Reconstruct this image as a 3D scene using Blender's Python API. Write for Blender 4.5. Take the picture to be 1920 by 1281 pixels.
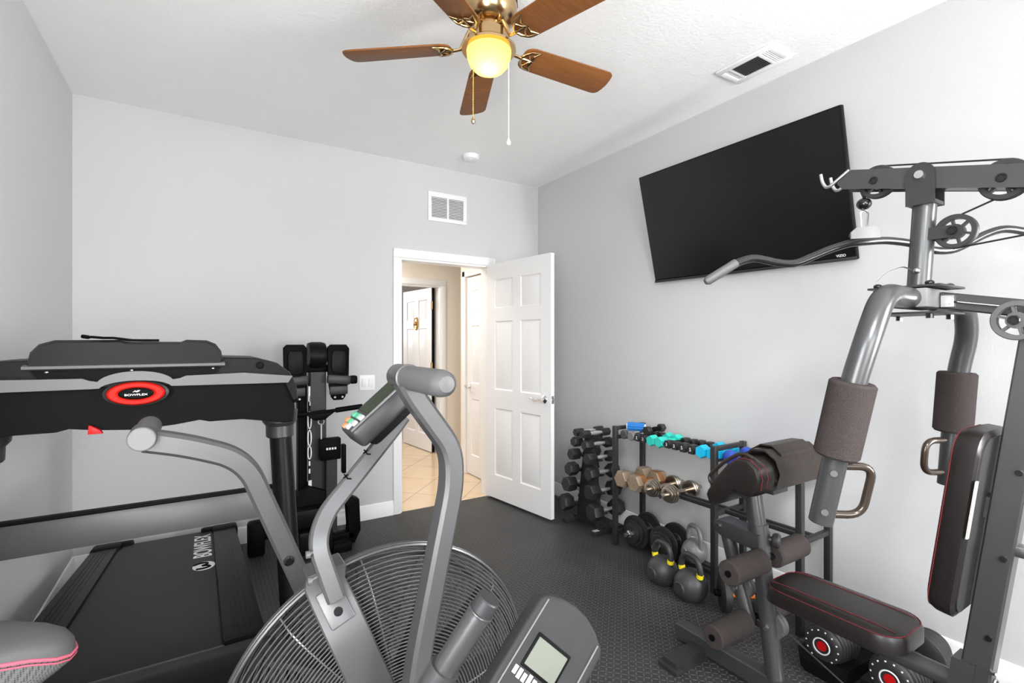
import bpy, bmesh, math, random
from mathutils import Vector, Matrix
random.seed(4)
PI = math.pi
scn = bpy.context.scene
for o in list(bpy.data.objects):
    bpy.data.objects.remove(o, do_unlink=True)
COL = scn.collection
rad = math.radians

# ------------------------------------------------------------------ camera, world, lights, exposure
cam_d = bpy.data.cameras.new('camera'); cam = bpy.data.objects.new('camera', cam_d); COL.objects.link(cam)
cam_d.sensor_width = 36.0; cam_d.lens = 925.0 / 1920.0 * 36.0; cam_d.clip_start = 0.02
cam.location = (0, 0, 1.37); cam.rotation_euler = (rad(90), 0, rad(-32.1))
scn.camera = cam

world = bpy.data.worlds.new('world'); scn.world = world; world.use_nodes = True
wn = world.node_tree; bgn = wn.nodes['Background']
sky = wn.nodes.new('ShaderNodeTexSky'); sky.sky_type = 'NISHITA'; sky.sun_disc = False
sky.sun_elevation = rad(50); sky.sun_rotation = rad(40)
wn.links.new(sky.outputs[0], bgn.inputs[0]); bgn.inputs[1].default_value = 0.35


def area(name, loc, target, sx, sy, power, color=(1, 1, 1), spread=180):
    l = bpy.data.lights.new(name, 'AREA'); l.shape = 'RECTANGLE'; l.size = sx; l.size_y = sy
    l.energy = power; l.color = color; l.spread = rad(spread)
    o = bpy.data.objects.new(name, l); COL.objects.link(o); o.location = loc
    o.rotation_euler = (Vector(target) - Vector(loc)).to_track_quat('-Z', 'Y').to_euler()
    return o


area('daylight_rear_window', (0.3, -2.32, 1.3), (1.3, 2.4, 1.3), 1.4, 1.2, 56, (1.0, 0.998, 0.99))
area('right_fill', (2.6, -1.35, 1.5), (-0.6, 2.4, 1.6), 0.9, 1.4, 138, (1.0, 0.998, 0.99))  # added fill to brighten the left wall, set at an invented window
area('daylight_left_window', (-0.57, 0.02, 1.35), (2.68, 2.3, 1.3), 0.8, 1.1, 42, (1.0, 0.998, 0.99))
area('rack_wall_fill', (0.25, -0.7, 2.25), (2.55, 2.15, 0.5), 0.5, 0.5, 6, (1.0, 0.998, 0.99), 64)  # added unseen fill aimed at the wall behind the rack
area('hall_fill', (1.15, 4.7, 2.45), (1.3, 4.7, 0), 0.8, 0.8, 19, (1.0, 0.965, 0.92))  # added area light that brightens the hall, no lamp known there
area('far_room_daylight', (1.6, 7.4, 1.9), (2.0, 6.0, 1.0), 1.2, 1.2, 22, (1, 1, 1))

vs = scn.view_settings
vs.view_transform = 'Standard'; vs.look = 'None'; vs.gamma = 1.0; vs.use_curve_mapping = False
vs.exposure = 0.40
scn.cycles.max_bounces = 8; scn.cycles.diffuse_bounces = 5


# ------------------------------------------------------------------ materials
def mat(name, col, rough=0.5, metal=0.0, noise=0.06, nscale=40.0, bump=0.0, bscale=200.0, emis=None, estr=0.0, coat=0.0, spec=0.5, trans=0.0):
    m = bpy.data.materials.new(name); m.use_nodes = True
    nt = m.node_tree; b = nt.nodes['Principled BSDF']
    b.inputs['Roughness'].default_value = rough; b.inputs['Metallic'].default_value = metal
    b.inputs['Specular IOR Level'].default_value = spec
    b.inputs['Coat Weight'].default_value = coat
    b.inputs['Transmission Weight'].default_value = trans
    tc = nt.nodes.new('ShaderNodeTexCoord')
    if noise > 0:
        n = nt.nodes.new('ShaderNodeTexNoise'); n.inputs['Scale'].default_value = nscale; n.inputs['Detail'].default_value = 4
        nt.links.new(tc.outputs['Object'], n.inputs['Vector'])
        r = nt.nodes.new('ShaderNodeMixRGB'); r.blend_type = 'MIX'
        r.inputs[1].default_value = (*[c * (1 - noise) for c in col], 1)
        r.inputs[2].default_value = (*[min(1, c * (1 + noise)) for c in col], 1)
        nt.links.new(n.outputs['Fac'], r.inputs[0]); nt.links.new(r.outputs[0], b.inputs['Base Color'])
    else:
        b.inputs['Base Color'].default_value = (*col, 1)
    if bump > 0:
        n2 = nt.nodes.new('ShaderNodeTexNoise'); n2.inputs['Scale'].default_value = bscale; n2.inputs['Detail'].default_value = 3
        nt.links.new(tc.outputs['Object'], n2.inputs['Vector'])
        bp = nt.nodes.new('ShaderNodeBump'); bp.inputs['Strength'].default_value = bump; bp.inputs['Distance'].default_value = 0.004
        nt.links.new(n2.outputs['Fac'], bp.inputs['Height']); nt.links.new(bp.outputs[0], b.inputs['Normal'])
    if emis:
        b.inputs['Emission Color'].default_value = (*emis, 1); b.inputs['Emission Strength'].default_value = estr
    return m


def nmath(nt, op, a, b=None, c=None):
    n = nt.nodes.new('ShaderNodeMath'); n.operation = op
    for i, v in enumerate((a, b, c)):
        if v is None: continue
        if isinstance(v, (int, float)): n.inputs[i].default_value = v
        else: nt.links.new(v, n.inputs[i])
    return n.outputs[0]


def mat_rubber_floor():
    m = mat('rubber_floor_tiles', (0.022, 0.022, 0.023), rough=0.5, noise=0.0, spec=0.5)
    nt = m.node_tree; b = nt.nodes['Principled BSDF']
    tc = nt.nodes.new('ShaderNodeTexCoord'); sp = nt.nodes.new('ShaderNodeSeparateXYZ')
    nt.links.new(tc.outputs['Object'], sp.inputs[0]); X, Y = sp.outputs[0], sp.outputs[1]
    cell = 0.0215
    # square grid, raised bars alternate between the two diagonals
    u = nmath(nt, 'DIVIDE', X, cell); v = nmath(nt, 'DIVIDE', Y, cell)
    fu = nmath(nt, 'SUBTRACT', nmath(nt, 'FRACT', u), 0.5); fv = nmath(nt, 'SUBTRACT', nmath(nt, 'FRACT', v), 0.5)
    par = nmath(nt, 'FLOORED_MODULO', nmath(nt, 'ADD', nmath(nt, 'FLOOR', u), nmath(nt, 'FLOOR', v)), 2.0)
    a = nmath(nt, 'MULTIPLY', nmath(nt, 'ADD', fu, fv), 0.7071); c = nmath(nt, 'MULTIPLY', nmath(nt, 'SUBTRACT', fu, fv), 0.7071)
    a2 = nmath(nt, 'ADD', nmath(nt, 'MULTIPLY', a, par), nmath(nt, 'MULTIPLY', c, nmath(nt, 'SUBTRACT', 1.0, par)))
    c2 = nmath(nt, 'ADD', nmath(nt, 'MULTIPLY', c, par), nmath(nt, 'MULTIPLY', a, nmath(nt, 'SUBTRACT', 1.0, par)))
    d = nmath(nt, 'ADD', nmath(nt, 'POWER', nmath(nt, 'DIVIDE', a2, 0.52), 2.0), nmath(nt, 'POWER', nmath(nt, 'DIVIDE', c2, 0.15), 2.0))
    ht = nmath(nt, 'SMOOTH_MIN', nmath(nt, 'MAXIMUM', nmath(nt, 'SUBTRACT', 1.0, d), 0.0), 0.6, 0.3)
    # interlocking seams every 0.61 m
    def seam(p, q):
        tri = nmath(nt, 'MULTIPLY', nmath(nt, 'PINGPONG', q, 0.045), 0.5)
        f = nmath(nt, 'ABSOLUTE', nmath(nt, 'SUBTRACT', nmath(nt, 'FLOORED_MODULO', nmath(nt, 'ADD', nmath(nt, 'ADD', p, 0.13), tri), 0.61), 0.305))
        return nmath(nt, 'LESS_THAN', f, 0.0025)
    sm = nmath(nt, 'MAXIMUM', seam(X, Y), seam(Y, X))
    h2 = nmath(nt, 'SUBTRACT', ht, nmath(nt, 'MULTIPLY', sm, 0.8))
    bp = nt.nodes.new('ShaderNodeBump'); bp.inputs['Strength'].default_value = 1.0; bp.inputs['Distance'].default_value = 0.004
    nt.links.new(h2, bp.inputs['Height']); nt.links.new(bp.outputs[0], b.inputs['Normal'])
    n = nt.nodes.new('ShaderNodeTexNoise'); n.inputs['Scale'].default_value = 3.5; n.inputs['Detail'].default_value = 8
    nt.links.new(tc.outputs['Object'], n.inputs['Vector'])
    dust = nmath(nt, 'MULTIPLY', nmath(nt, 'SUBTRACT', n.outputs['Fac'], 0.3), 0.035)
    val = nmath(nt, 'ADD', nmath(nt, 'ADD', 0.022, dust), nmath(nt, 'MULTIPLY', ht, 0.11))  # raised bars coloured lighter, painting in their highlights
    cb = nt.nodes.new('ShaderNodeCombineColor')
    for i in range(3): nt.links.new(val, cb.inputs[i])
    nt.links.new(cb.outputs[0], b.inputs['Base Color'])
    return m


def mat_tile():
    m = mat('beige_floor_tile', (0.6, 0.45, 0.3), rough=0.16, noise=0.0)
    nt = m.node_tree; b = nt.nodes['Principled BSDF']
    tc = nt.nodes.new('ShaderNodeTexCoord'); sp = nt.nodes.new('ShaderNodeSeparateXYZ'); nt.links.new(tc.outputs['Object'], sp.inputs[0])
    X, Y = sp.outputs[0], sp.outputs[1]; s = 0.46
    u = nmath(nt, 'MULTIPLY', nmath(nt, 'ADD', X, Y), 0.7071 / s); v = nmath(nt, 'MULTIPLY', nmath(nt, 'SUBTRACT', Y, X), 0.7071 / s)
    g = nmath(nt, 'MAXIMUM', nmath(nt, 'GREATER_THAN', nmath(nt, 'ABSOLUTE', nmath(nt, 'SUBTRACT', nmath(nt, 'FRACT', u), 0.5)), 0.493),
              nmath(nt, 'GREATER_THAN', nmath(nt, 'ABSOLUTE', nmath(nt, 'SUBTRACT', nmath(nt, 'FRACT', v), 0.5)), 0.493))
    n = nt.nodes.new('ShaderNodeTexNoise'); n.inputs['Scale'].default_value = 6; n.inputs['Detail'].default_value = 6
    nt.links.new(tc.outputs['Object'], n.inputs['Vector'])
    r = nt.nodes.new('ShaderNodeMixRGB'); r.inputs[1].default_value = (0.66, 0.47, 0.29, 1); r.inputs[2].default_value = (0.78, 0.62, 0.44, 1)
    nt.links.new(n.outputs['Fac'], r.inputs[0])
    r2 = nt.nodes.new('ShaderNodeMixRGB'); r2.inputs[2].default_value = (0.36, 0.25, 0.16, 1)
    nt.links.new(g, r2.inputs[0]); nt.links.new(r.outputs[0], r2.inputs[1]); nt.links.new(r2.outputs[0], b.inputs['Base Color'])
    return m


def mat_wood():
    m = mat('walnut_fan_blade', (0.25, 0.1, 0.04), rough=0.45, noise=0.0, spec=0.2)
    nt = m.node_tree; b = nt.nodes['Principled BSDF']
    tc = nt.nodes.new('ShaderNodeTexCoord'); mp = nt.nodes.new('ShaderNodeMapping'); mp.inputs['Scale'].default_value = (3, 40, 40)
    nt.links.new(tc.outputs['Object'], mp.inputs[0])
    n = nt.nodes.new('ShaderNodeTexNoise'); n.inputs['Scale'].default_value = 2.0; n.inputs['Detail'].default_value = 6
    nt.links.new(mp.outputs[0], n.inputs['Vector'])
    r = nt.nodes.new('ShaderNodeMixRGB'); r.inputs[1].default_value = (0.13, 0.045, 0.012, 1); r.inputs[2].default_value = (0.27, 0.108, 0.033, 1)
    nt.links.new(n.outputs['Fac'], r.inputs[0]); nt.links.new(r.outputs[0], b.inputs['Base Color'])
    return m


def mat_mesh_fabric():
    m = mat('grey_mesh_fabric', (0.3, 0.3, 0.3), rough=0.8, noise=0)
    nt = m.node_tree; b = nt.nodes['Principled BSDF']
    tc = nt.nodes.new('ShaderNodeTexCoord'); vo = nt.nodes.new('ShaderNodeTexVoronoi'); vo.inputs['Scale'].default_value = 300; vo.inputs['Randomness'].default_value = 0.0
    nt.links.new(tc.outputs['Object'], vo.inputs['Vector'])
    r = nt.nodes.new('ShaderNodeValToRGB'); r.color_ramp.elements[0].position = 0.25; r.color_ramp.elements[0].color = (0.012, 0.012, 0.012, 1)
    r.color_ramp.elements[1].position = 0.5; r.color_ramp.elements[1].color = (0.11, 0.11, 0.11, 1)
    nt.links.new(vo.outputs['Distance'], r.inputs[0]); nt.links.new(r.outputs[0], b.inputs['Base Color'])
    return m


def mat_bowl():
    m = bpy.data.materials.new('frosted_amber_glass'); m.use_nodes = True; nt = m.node_tree
    nt.nodes.remove(nt.nodes['Principled BSDF']); out = nt.nodes['Material Output']
    t = nt.nodes.new('ShaderNodeBsdfTranslucent'); t.inputs[0].default_value = (0.62, 0.52, 0.20, 1)
    e = nt.nodes.new('ShaderNodeEmission'); e.inputs[0].default_value = (1.0, 0.78, 0.16, 1); e.inputs[1].default_value = 0.5
    a = nt.nodes.new('ShaderNodeAddShader'); nt.links.new(t.outputs[0], a.inputs[0]); nt.links.new(e.outputs[0], a.inputs[1])
    nt.links.new(a.outputs[0], out.inputs[0])
    return m


M = dict(
    wall=mat('grey_wall_paint', (0.575, 0.577, 0.584), 0.75, bump=0.25, bscale=160, noise=0.01, nscale=3),
    ceil=mat('white_knockdown_ceiling', (0.90, 0.90, 0.895), 0.9, bump=0.6, bscale=70, noise=0.02, nscale=6),
    trim=mat('white_trim_paint', (0.84, 0.84, 0.84), 0.35, noise=0.01),
    door=mat('white_door_paint', (0.82, 0.82, 0.825), 0.38, noise=0.01),
    hall=mat('beige_hall_paint', (0.82, 0.75, 0.66), 0.8, noise=0.01, bump=0.15),
    floor=mat_rubber_floor(), tile=mat_tile(), wood=mat_wood(), meshf=mat_mesh_fabric(), bowl=mat_bowl(),
    black=mat('black_plastic', (0.0035, 0.0035, 0.0038), 0.5, noise=0.1, spec=0.06),
    satin=mat('black_satin_plastic', (0.005, 0.005, 0.0055), 0.42, noise=0.1, spec=0.12),
    blackm=mat('black_powder_coat', (0.02, 0.02, 0.021), 0.45, noise=0.1, bump=0.08, bscale=400),
    gloss=mat('black_gloss', (0.008, 0.008, 0.009), 0.12, noise=0.0),
    belt=mat('black_running_belt', (0.005, 0.005, 0.0055), 0.6, noise=0.12, bump=0.25, bscale=500),
    dgrey=mat('dark_grey_plastic', (0.026, 0.026, 0.028), 0.42, spec=0.35, noise=0.05),
    mgrey=mat('mid_grey_plastic', (0.078, 0.078, 0.08), 0.5, noise=0.04),
    silver=mat('silver_grey_plastic', (0.11, 0.11, 0.112), 0.5, metal=0.25, noise=0.03),
    bike=mat('grey_bike_frame', (0.088, 0.088, 0.09), 0.38, metal=0.45, noise=0.05, nscale=200),
    bikelt=mat('pale_grey_plastic', (0.17, 0.17, 0.17), 0.6, noise=0.02, spec=0.1),
    gun=mat('gunmetal_tube', (0.068, 0.069, 0.071), 0.3, metal=0.5, noise=0.05, nscale=300),
    foam=mat('brown_black_foam', (0.045, 0.037, 0.036), 0.95, noise=0.55, spec=0.1, nscale=320, bump=0.7, bscale=350),
    leather=mat('black_vinyl_upholstery', (0.011, 0.0085, 0.008), 0.36, spec=0.4, noise=0.15, bump=0.07, bscale=260),
    belt2=mat('worn_brown_leather', (0.020, 0.014, 0.011), 0.42, noise=0.5, spec=0.35, nscale=14, bump=0.4, bscale=60),
    stitch=mat('red_stitching', (0.14, 0.02, 0.024), 0.8, spec=0.1),
    pink=mat('pink_piping', (0.40, 0.09, 0.13), 0.8, spec=0.1),
    chrome=mat('chrome', (0.75, 0.75, 0.76), 0.14, metal=1.0, noise=0.02),
    steel=mat('brushed_steel', (0.5, 0.5, 0.5), 0.3, metal=1.0),
    zinc=mat('zinc_plate', (0.7, 0.7, 0.7), 0.35, metal=0.8),
    brass=mat('antique_brass', (0.52, 0.36, 0.19), 0.2, metal=1.0, noise=0.08),
    gold=mat('polished_gold', (0.65, 0.4, 0.13), 0.22, metal=1.0),
    screen=mat('black_tv_glass', (0.002, 0.002, 0.002), 0.22, noise=0.0),
    console=mat('worn_grey_console', (0.024, 0.024, 0.025), 0.6, noise=0.25, nscale=30, spec=0.15), seatg=mat('smooth_grey_vinyl', (0.075, 0.075, 0.077), 0.6, spec=0.2, noise=0.05),
    barg=mat('grey_crossbar', (0.06, 0.06, 0.062), 0.4, metal=0.3),
    barm=mat('dark_steel_bar', (0.05, 0.05, 0.052), 0.24, metal=0.8, noise=0.05), plate=mat('bright_steel_plate', (0.2, 0.2, 0.2), 0.6, metal=0.0, spec=0.2),
    rubber=mat('black_rubber_hex', (0.018, 0.018, 0.019), 0.48, noise=0.15, bump=0.1),
    iron=mat('black_cast_iron', (0.02, 0.02, 0.021), 0.4, noise=0.2, bump=0.2, bscale=150),
    kbell=mat('black_powder_kettlebell', (0.03, 0.03, 0.032), 0.48, noise=0.1, bump=0.1, bscale=300),
    greyiron=mat('grey_painted_iron', (0.22, 0.22, 0.225), 0.45, metal=0.3, noise=0.15, bump=0.2),
    rust=mat('rusty_tan_iron', (0.33, 0.25, 0.18), 0.5, metal=0.35, noise=0.4, nscale=22, bump=0.3, bscale=90),
    rust2=mat('red_rust_iron', (0.30, 0.13, 0.05), 0.55, metal=0.3, noise=0.6, nscale=18, bump=0.3, bscale=90),
    nickel=mat('tarnished_nickel', (0.55, 0.48, 0.41), 0.24, metal=1.0, noise=0.15),
    teal=mat('teal_vinyl', (0.03, 0.55, 0.47), 0.4, noise=0.03), cyan=mat('cyan_vinyl', (0.01, 0.46, 0.74), 0.4, noise=0.03),
    blue=mat('royal_blue_vinyl', (0.025, 0.07, 0.42), 0.36, noise=0.05), sky=mat('bright_blue_foam', (0.01, 0.17, 0.52), 0.5),
    yellow=mat('yellow_band', (0.82, 0.66, 0.01), 0.5), orange=mat('orange_plastic', (0.85, 0.2, 0.02), 0.4),
    red=mat('red_plastic', (0.5, 0.006, 0.008), 0.4, spec=0.25),
    redglow=mat('red_lit_ring', (0.36, 0.007, 0.004), 0.5, spec=0.15, emis=(1.0, 0.03, 0.012), estr=0.15),
    white=mat('white_print', (0.85, 0.85, 0.85), 0.5, noise=0.0), paper=mat('white_paper_tag', (0.42, 0.41, 0.39), 0.85, noise=0.15, nscale=60, spec=0.1),
    lcd=mat('green_grey_lcd', (0.026, 0.034, 0.019), 0.5, spec=0.12, noise=0.03), lcd2=mat('pale_lcd', (0.12, 0.128, 0.108), 0.6, spec=0.1, noise=0.02),
    keyg=mat('green_key', (0.07, 0.33, 0.19), 0.4), keyo=mat('orange_key', (0.5, 0.2, 0.07), 0.4), keyw=mat('white_key', (0.42, 0.43, 0.44), 0.4),
    bronze=mat('dark_bronze_handle', (0.05, 0.035, 0.026), 0.22, metal=0.4, coat=0.4),
    dark=mat('dark_vent_interior', (0.03, 0.03, 0.03), 0.9), rope=mat('black_cable', (0.012, 0.012, 0.012), 0.4),
    glass=mat('window_glass', (0.95, 0.97, 0.97), 0.02, noise=0, trans=1.0),
    wire=mat('black_wire_guard', (0.13, 0.13, 0.135), 0.3, metal=0.6, noise=0.03),
)


# ------------------------------------------------------------------ mesh builder
def V(*a): return Vector(a)


def fillet(pts, r, n=6):
    pts = [Vector(p) for p in pts]; out = [pts[0]]
    for i in range(1, len(pts) - 1):
        a, b, c = pts[i - 1], pts[i], pts[i + 1]
        d1 = (a - b); d2 = (c - b); rr = min(r, d1.length * .49, d2.length * .49)
        p = b + d1.normalized() * rr; q = b + d2.normalized() * rr
        for k in range(n + 1):
            t = k / n; out.append(p * (1 - t) ** 2 + b * 2 * t * (1 - t) + q * t * t)
    out.append(pts[-1]); return out


class B:
    def __init__(s): s.bm = bmesh.new()

    def _faces(s, rings, closed_u=True, cap0=True, cap1=True, closed_v=False):
        n = len(rings[0]); L = len(rings)
        for i in range(L if closed_v else L - 1):
            a, b = rings[i], rings[(i + 1) % L]
            for j in range(n if closed_u else n - 1):
                k = (j + 1) % n
                s.bm.faces.new((a[j], a[k], b[k], b[j]))
        if not closed_v and closed_u:
            if cap0: s.bm.faces.new(list(reversed(rings[0])))
            if cap1: s.bm.faces.new(rings[-1])

    def loft(s, secs, cap=True, closed_u=True, closed_v=False):
        rings = [[s.bm.verts.new(p) for p in sec] for sec in secs]
        s._faces(rings, closed_u, cap, cap, closed_v); return s

    def box(s, c, d, rot=None, bev=0.0, seg=2):
        c = Vector(c); d = Vector(d) / 2; R = rot or Matrix.Identity(3)
        vs_ = [s.bm.verts.new(c + R @ Vector((x * d.x, y * d.y, z * d.z))) for x in (-1, 1) for y in (-1, 1) for z in (-1, 1)]
        fs = [s.bm.faces.new([vs_[i] for i in q]) for q in ((0, 1, 3, 2), (4, 6, 7, 5), (0, 4, 5, 1), (2, 3, 7, 6), (0, 2, 6, 4), (1, 5, 7, 3))]
        if bev > 0:
            es = list({e for f in fs for e in f.edges})
            bmesh.ops.bevel(s.bm, geom=es, offset=min(bev, min(d) * .95), segments=seg, affect='EDGES', profile=0.5)
        return s

    def bx(s, x0, x1, y0, y1, z0, z1, bev=0.0):
        return s.box(((x0 + x1) / 2, (y0 + y1) / 2, (z0 + z1) / 2), (x1 - x0, y1 - y0, z1 - z0), None, bev)

    def _frame(s, d):
        d = Vector(d).normalized(); a = Vector((0, 0, 1)) if abs(d.z) < .9 else Vector((1, 0, 0))
        u = d.cross(a).normalized(); return u, d.cross(u).normalized()

    def cyl(s, p0, p1, r, seg=20, r2=None, cap=True):
        p0, p1 = Vector(p0), Vector(p1); u, v = s._frame(p1 - p0); r2 = r if r2 is None else r2
        return s.loft([[p + (u * math.cos(2 * PI * k / seg) + v * math.sin(2 * PI * k / seg)) * q for k in range(seg)] for p, q in ((p0, r), (p1, r2))], cap)

    def lathe(s, prof, p0, axis=(0, 0, 1), seg=28, cap=True):
        p0 = Vector(p0); ax = Vector(axis).normalized(); u, v = s._frame(ax)
        return s.loft([[p0 + ax * z + (u * math.cos(2 * PI * k / seg) + v * math.sin(2 * PI * k / seg)) * max(r, 1e-4) for k in range(seg)] for r, z in prof], cap)

    def _transport(s, path, u0=None):
        path = [Vector(p) for p in path]; L = len(path); fr = []
        t = (path[1] - path[0]).normalized()
        u = Vector(u0) if u0 is not None else s._frame(t)[0]
        for i in range(L):
            t = (path[min(i + 1, L - 1)] - path[max(i - 1, 0)]).normalized()
            u = (u - t * u.dot(t)); u = u.normalized() if u.length > 1e-6 else s._frame(t)[0]
            fr.append((path[i], t, u, t.cross(u)))
        return fr

    def tube(s, path, r, seg=12, closed=False, cap=True):
        rs = r if isinstance(r, (list, tuple)) else [r] * len(path)
        return s.loft([[p + (u * math.cos(2 * PI * k / seg) + v * math.sin(2 * PI * k / seg)) * q for k in range(seg)] for (p, t, u, v), q in zip(s._transport(path), rs)], cap, True, closed)

    def rtube(s, path, w, h, u0, bev=0.004):
        """rectangular tube: w along u0, h across"""
        b = min(bev, w * .45, h * .45); secs = []
        for p, t, u, v in s._transport(path, u0):
            a, c = w / 2, h / 2; q = []
            for sx, sy, order in ((1, 1, 0), (-1, 1, 1), (-1, -1, 0), (1, -1, 1)):
                e = [(sx * a, sy * (c - b)), (sx * (a - b), sy * c)]
                if order: e.reverse()
                q += e
            secs.append([p + u * x + v * y for x, y in q])
        return s.loft(secs)

    def prism(s, poly, o, ux, uy, depth, bev=0.0, seg=2):
        o, ux, uy = Vector(o), Vector(ux), Vector(uy); n = ux.cross(uy).normalized()
        a = [s.bm.verts.new(o + ux * x + uy * y) for x, y in poly]; b = [s.bm.verts.new(o + ux * x + uy * y + n * depth) for x, y in poly]
        N = len(poly); fs = [s.bm.faces.new(list(reversed(a))), s.bm.faces.new(b)]
        for i in range(N): fs.append(s.bm.faces.new((a[i], a[(i + 1) % N], b[(i + 1) % N], b[i])))
        if bev > 0:
            es = list(set(fs[0].edges) | set(fs[1].edges))
            bmesh.ops.bevel(s.bm, geom=es, offset=bev, segments=seg, affect='EDGES', profile=0.5)
        return s

    def torus(s, c, axis, R, r, seg=48, rs=6):
        c = Vector(c); u, v = s._frame(axis); ax = Vector(axis).normalized()
        secs = []
        for k in range(seg):
            a = 2 * PI * k / seg; d = u * math.cos(a) + v * math.sin(a)
            secs.append([c + d * (R + r * math.cos(2 * PI * j / rs)) + ax * r * math.sin(2 * PI * j / rs) for j in range(rs)])
        return s.loft(secs, False, True, True)

    def sphere(s, c, r, sc=(1, 1, 1), seg=24, rings=14):
        bmesh.ops.create_uvsphere(s.bm, u_segments=seg, v_segments=rings, radius=r, matrix=Matrix.Translation(Vector(c)) @ Matrix.Diagonal((*sc, 1)))
        return s

    def xform(s, mtx): bmesh.ops.transform(s.bm, matrix=mtx, verts=s.bm.verts); return s


OFF = {}


def finish(b, name, m, parent=None, off=None, smooth=True):
    bm = b.bm
    if off is not None: bmesh.ops.translate(bm, vec=-Vector(off), verts=bm.verts)
    bmesh.ops.recalc_face_normals(bm, faces=bm.faces)
    if smooth:
        for f in bm.faces: f.smooth = True
        for e in bm.edges:
            if len(e.link_faces) == 2 and e.calc_face_angle(0) > 0.62: e.smooth = False
    me = bpy.data.meshes.new(name); bm.to_mesh(me); bm.free()
    o = bpy.data.objects.new(name, me); COL.objects.link(o); me.materials.append(M[m] if isinstance(m, str) else m)
    if parent: o.parent = parent
    return o


def thing(name, label, cat, loc=(0, 0, 0), group=None):
    o = bpy.data.objects.new(name, None); COL.objects.link(o); o.empty_display_size = 0.05
    o.location = loc; OFF[o.name] = Vector(loc)
    o['label'] = label; o['category'] = cat
    if group: o['group'] = group
    return o


def part(name, b, m, parent, label=None):
    """mesh authored in world coordinates, stored relative to the (unrotated) thing"""
    off = OFF[parent.name]; o = finish(b, name, m, parent, off); OFF[o.name] = off
    if label: o['label'] = label
    return o


def single(name, b, m, label, cat, loc=(0, 0, 0), group=None):
    o = finish(b, name, m, None, loc); o.location = loc; o['label'] = label; o['category'] = cat
    if group: o['group'] = group
    return o


def struct(name, b, m, parent=None):
    o = finish(b, name, m, parent)
    if parent is None: o['kind'] = 'structure'
    return o


def copy_tree(root, loc, rot=(0, 0, 0), label=None, group=None):
    r = root.copy(); COL.objects.link(r); r.location = loc; r.rotation_euler = rot
    if label: r['label'] = label
    if group: r['group'] = group
    for ch in list(root.children):
        c = ch.copy(); COL.objects.link(c); c.parent = r
        for g in ch.children:
            d = g.copy(); COL.objects.link(d); d.parent = c
    return r


def text(name, body, size, loc, xd, yd, m, parent, extrude=0.0004, align='CENTER', sx=1.0):
    cu = bpy.data.curves.new(name, 'FONT'); cu.body = body; cu.size = size; cu.extrude = extrude; cu.offset = size * .012
    cu.align_x = align; cu.align_y = 'CENTER'
    xd, yd = Vector(xd).normalized(), Vector(yd).normalized(); zd = xd.cross(yd)
    R = Matrix((xd * sx, yd, zd)).transposed().to_4x4()
    dg = bpy.data.objects.new(name + '_curve', cu); COL.objects.link(dg)
    me = bpy.data.meshes.new_from_object(dg.evaluated_get(bpy.context.evaluated_depsgraph_get()))
    bpy.data.objects.remove(dg, do_unlink=True)
    me.transform(Matrix.Translation(Vector(loc) - OFF[parent.name]) @ R)
    me.materials.clear(); me.materials.append(M[m])
    o = bpy.data.objects.new(name, me); COL.objects.link(o); o.parent = parent; OFF[o.name] = OFF[parent.name]
    return o


# ------------------------------------------------------------------ the room
XL, XR, YB, YR, H = -0.645, 2.68, 3.81, -2.45, 2.82
DX0, DX1, DH = 1.335, 2.15, 2.04          # doorway in the back wall
T = 0.12
struct('floor', B().bx(XL - T, XR + T, YR - T, YB + 0.02, -0.05, 0), 'floor')
struct('ceiling', B().bx(XL - T, XR + T, YR - T, YB + T, H, H + .1), 'ceil')
struct('wall_back', B().bx(XL - T, DX0, YB, YB + T, 0, H).bx(DX1, XR + T, YB, YB + T, 0, H).bx(DX0, DX1, YB, YB + T, DH, H), 'wall')
struct('wall_left', B().bx(XL - T, XL, 0.45, YB, 0, H).bx(XL - T, XL, YR, -0.40, 0, H).bx(XL - T, XL, -0.40, 0.45, 0, 0.78).bx(XL - T, XL, -0.40, 0.45, 2.05, H), 'wall')
# added, unseen side window in the right wall for the fill light, large window in the rear wall
struct('wall_right', B().bx(XR, XR + T, -0.90, YB, 0, H).bx(XR, XR + T, YR, -1.80, 0, H).bx(XR, XR + T, -1.80, -0.90, 0, 0.80).bx(XR, XR + T, -1.80, -0.90, 2.20, H), 'wall')
WX0, WX1, WZ0, WZ1 = -0.5, 2.1, 0.65, 2.25
struct('wall_rear', B().bx(XL - T, WX0, YR - T, YR, 0, H).bx(WX1, XR + T, YR - T, YR, 0, H).bx(WX0, WX1, YR - T, YR, 0, WZ0).bx(WX0, WX1, YR - T, YR, WZ1, H), 'wall')


def window(name, b, glass):
    w = struct(name, b, 'trim'); finish(glass, 'window_pane', 'glass', w)


window('window_1', B().bx(WX0, WX1, YR - .08, YR - .03, WZ0, WZ0 + .05).bx(WX0, WX1, YR - .08, YR - .03, WZ1 - .05, WZ1).bx(WX0, WX0 + .05, YR - .08, YR - .03, WZ0, WZ1)
       .bx(WX1 - .05, WX1, YR - .08, YR - .03, WZ0, WZ1).bx(.925, .975, YR - .08, YR - .03, WZ0, WZ1), B().bx(WX0, WX1, YR - .058, YR - .054, WZ0, WZ1))
window('added_window', B().bx(XR + .03, XR + .08, -1.8, -1.75, .8, 2.2).bx(XR + .03, XR + .08, -.95, -.9, .8, 2.2).bx(XR + .03, XR + .08, -1.75, -.95, .8, .85).bx(XR + .03, XR + .08, -1.75, -.95, 2.15, 2.2)  # invented window, put in around the right-hand fill
       .bx(XR + .03, XR + .08, -1.75, -.95, 1.48, 1.52), B().bx(XR + .054, XR + .058, -1.8, -.9, .8, 2.2))
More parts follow.
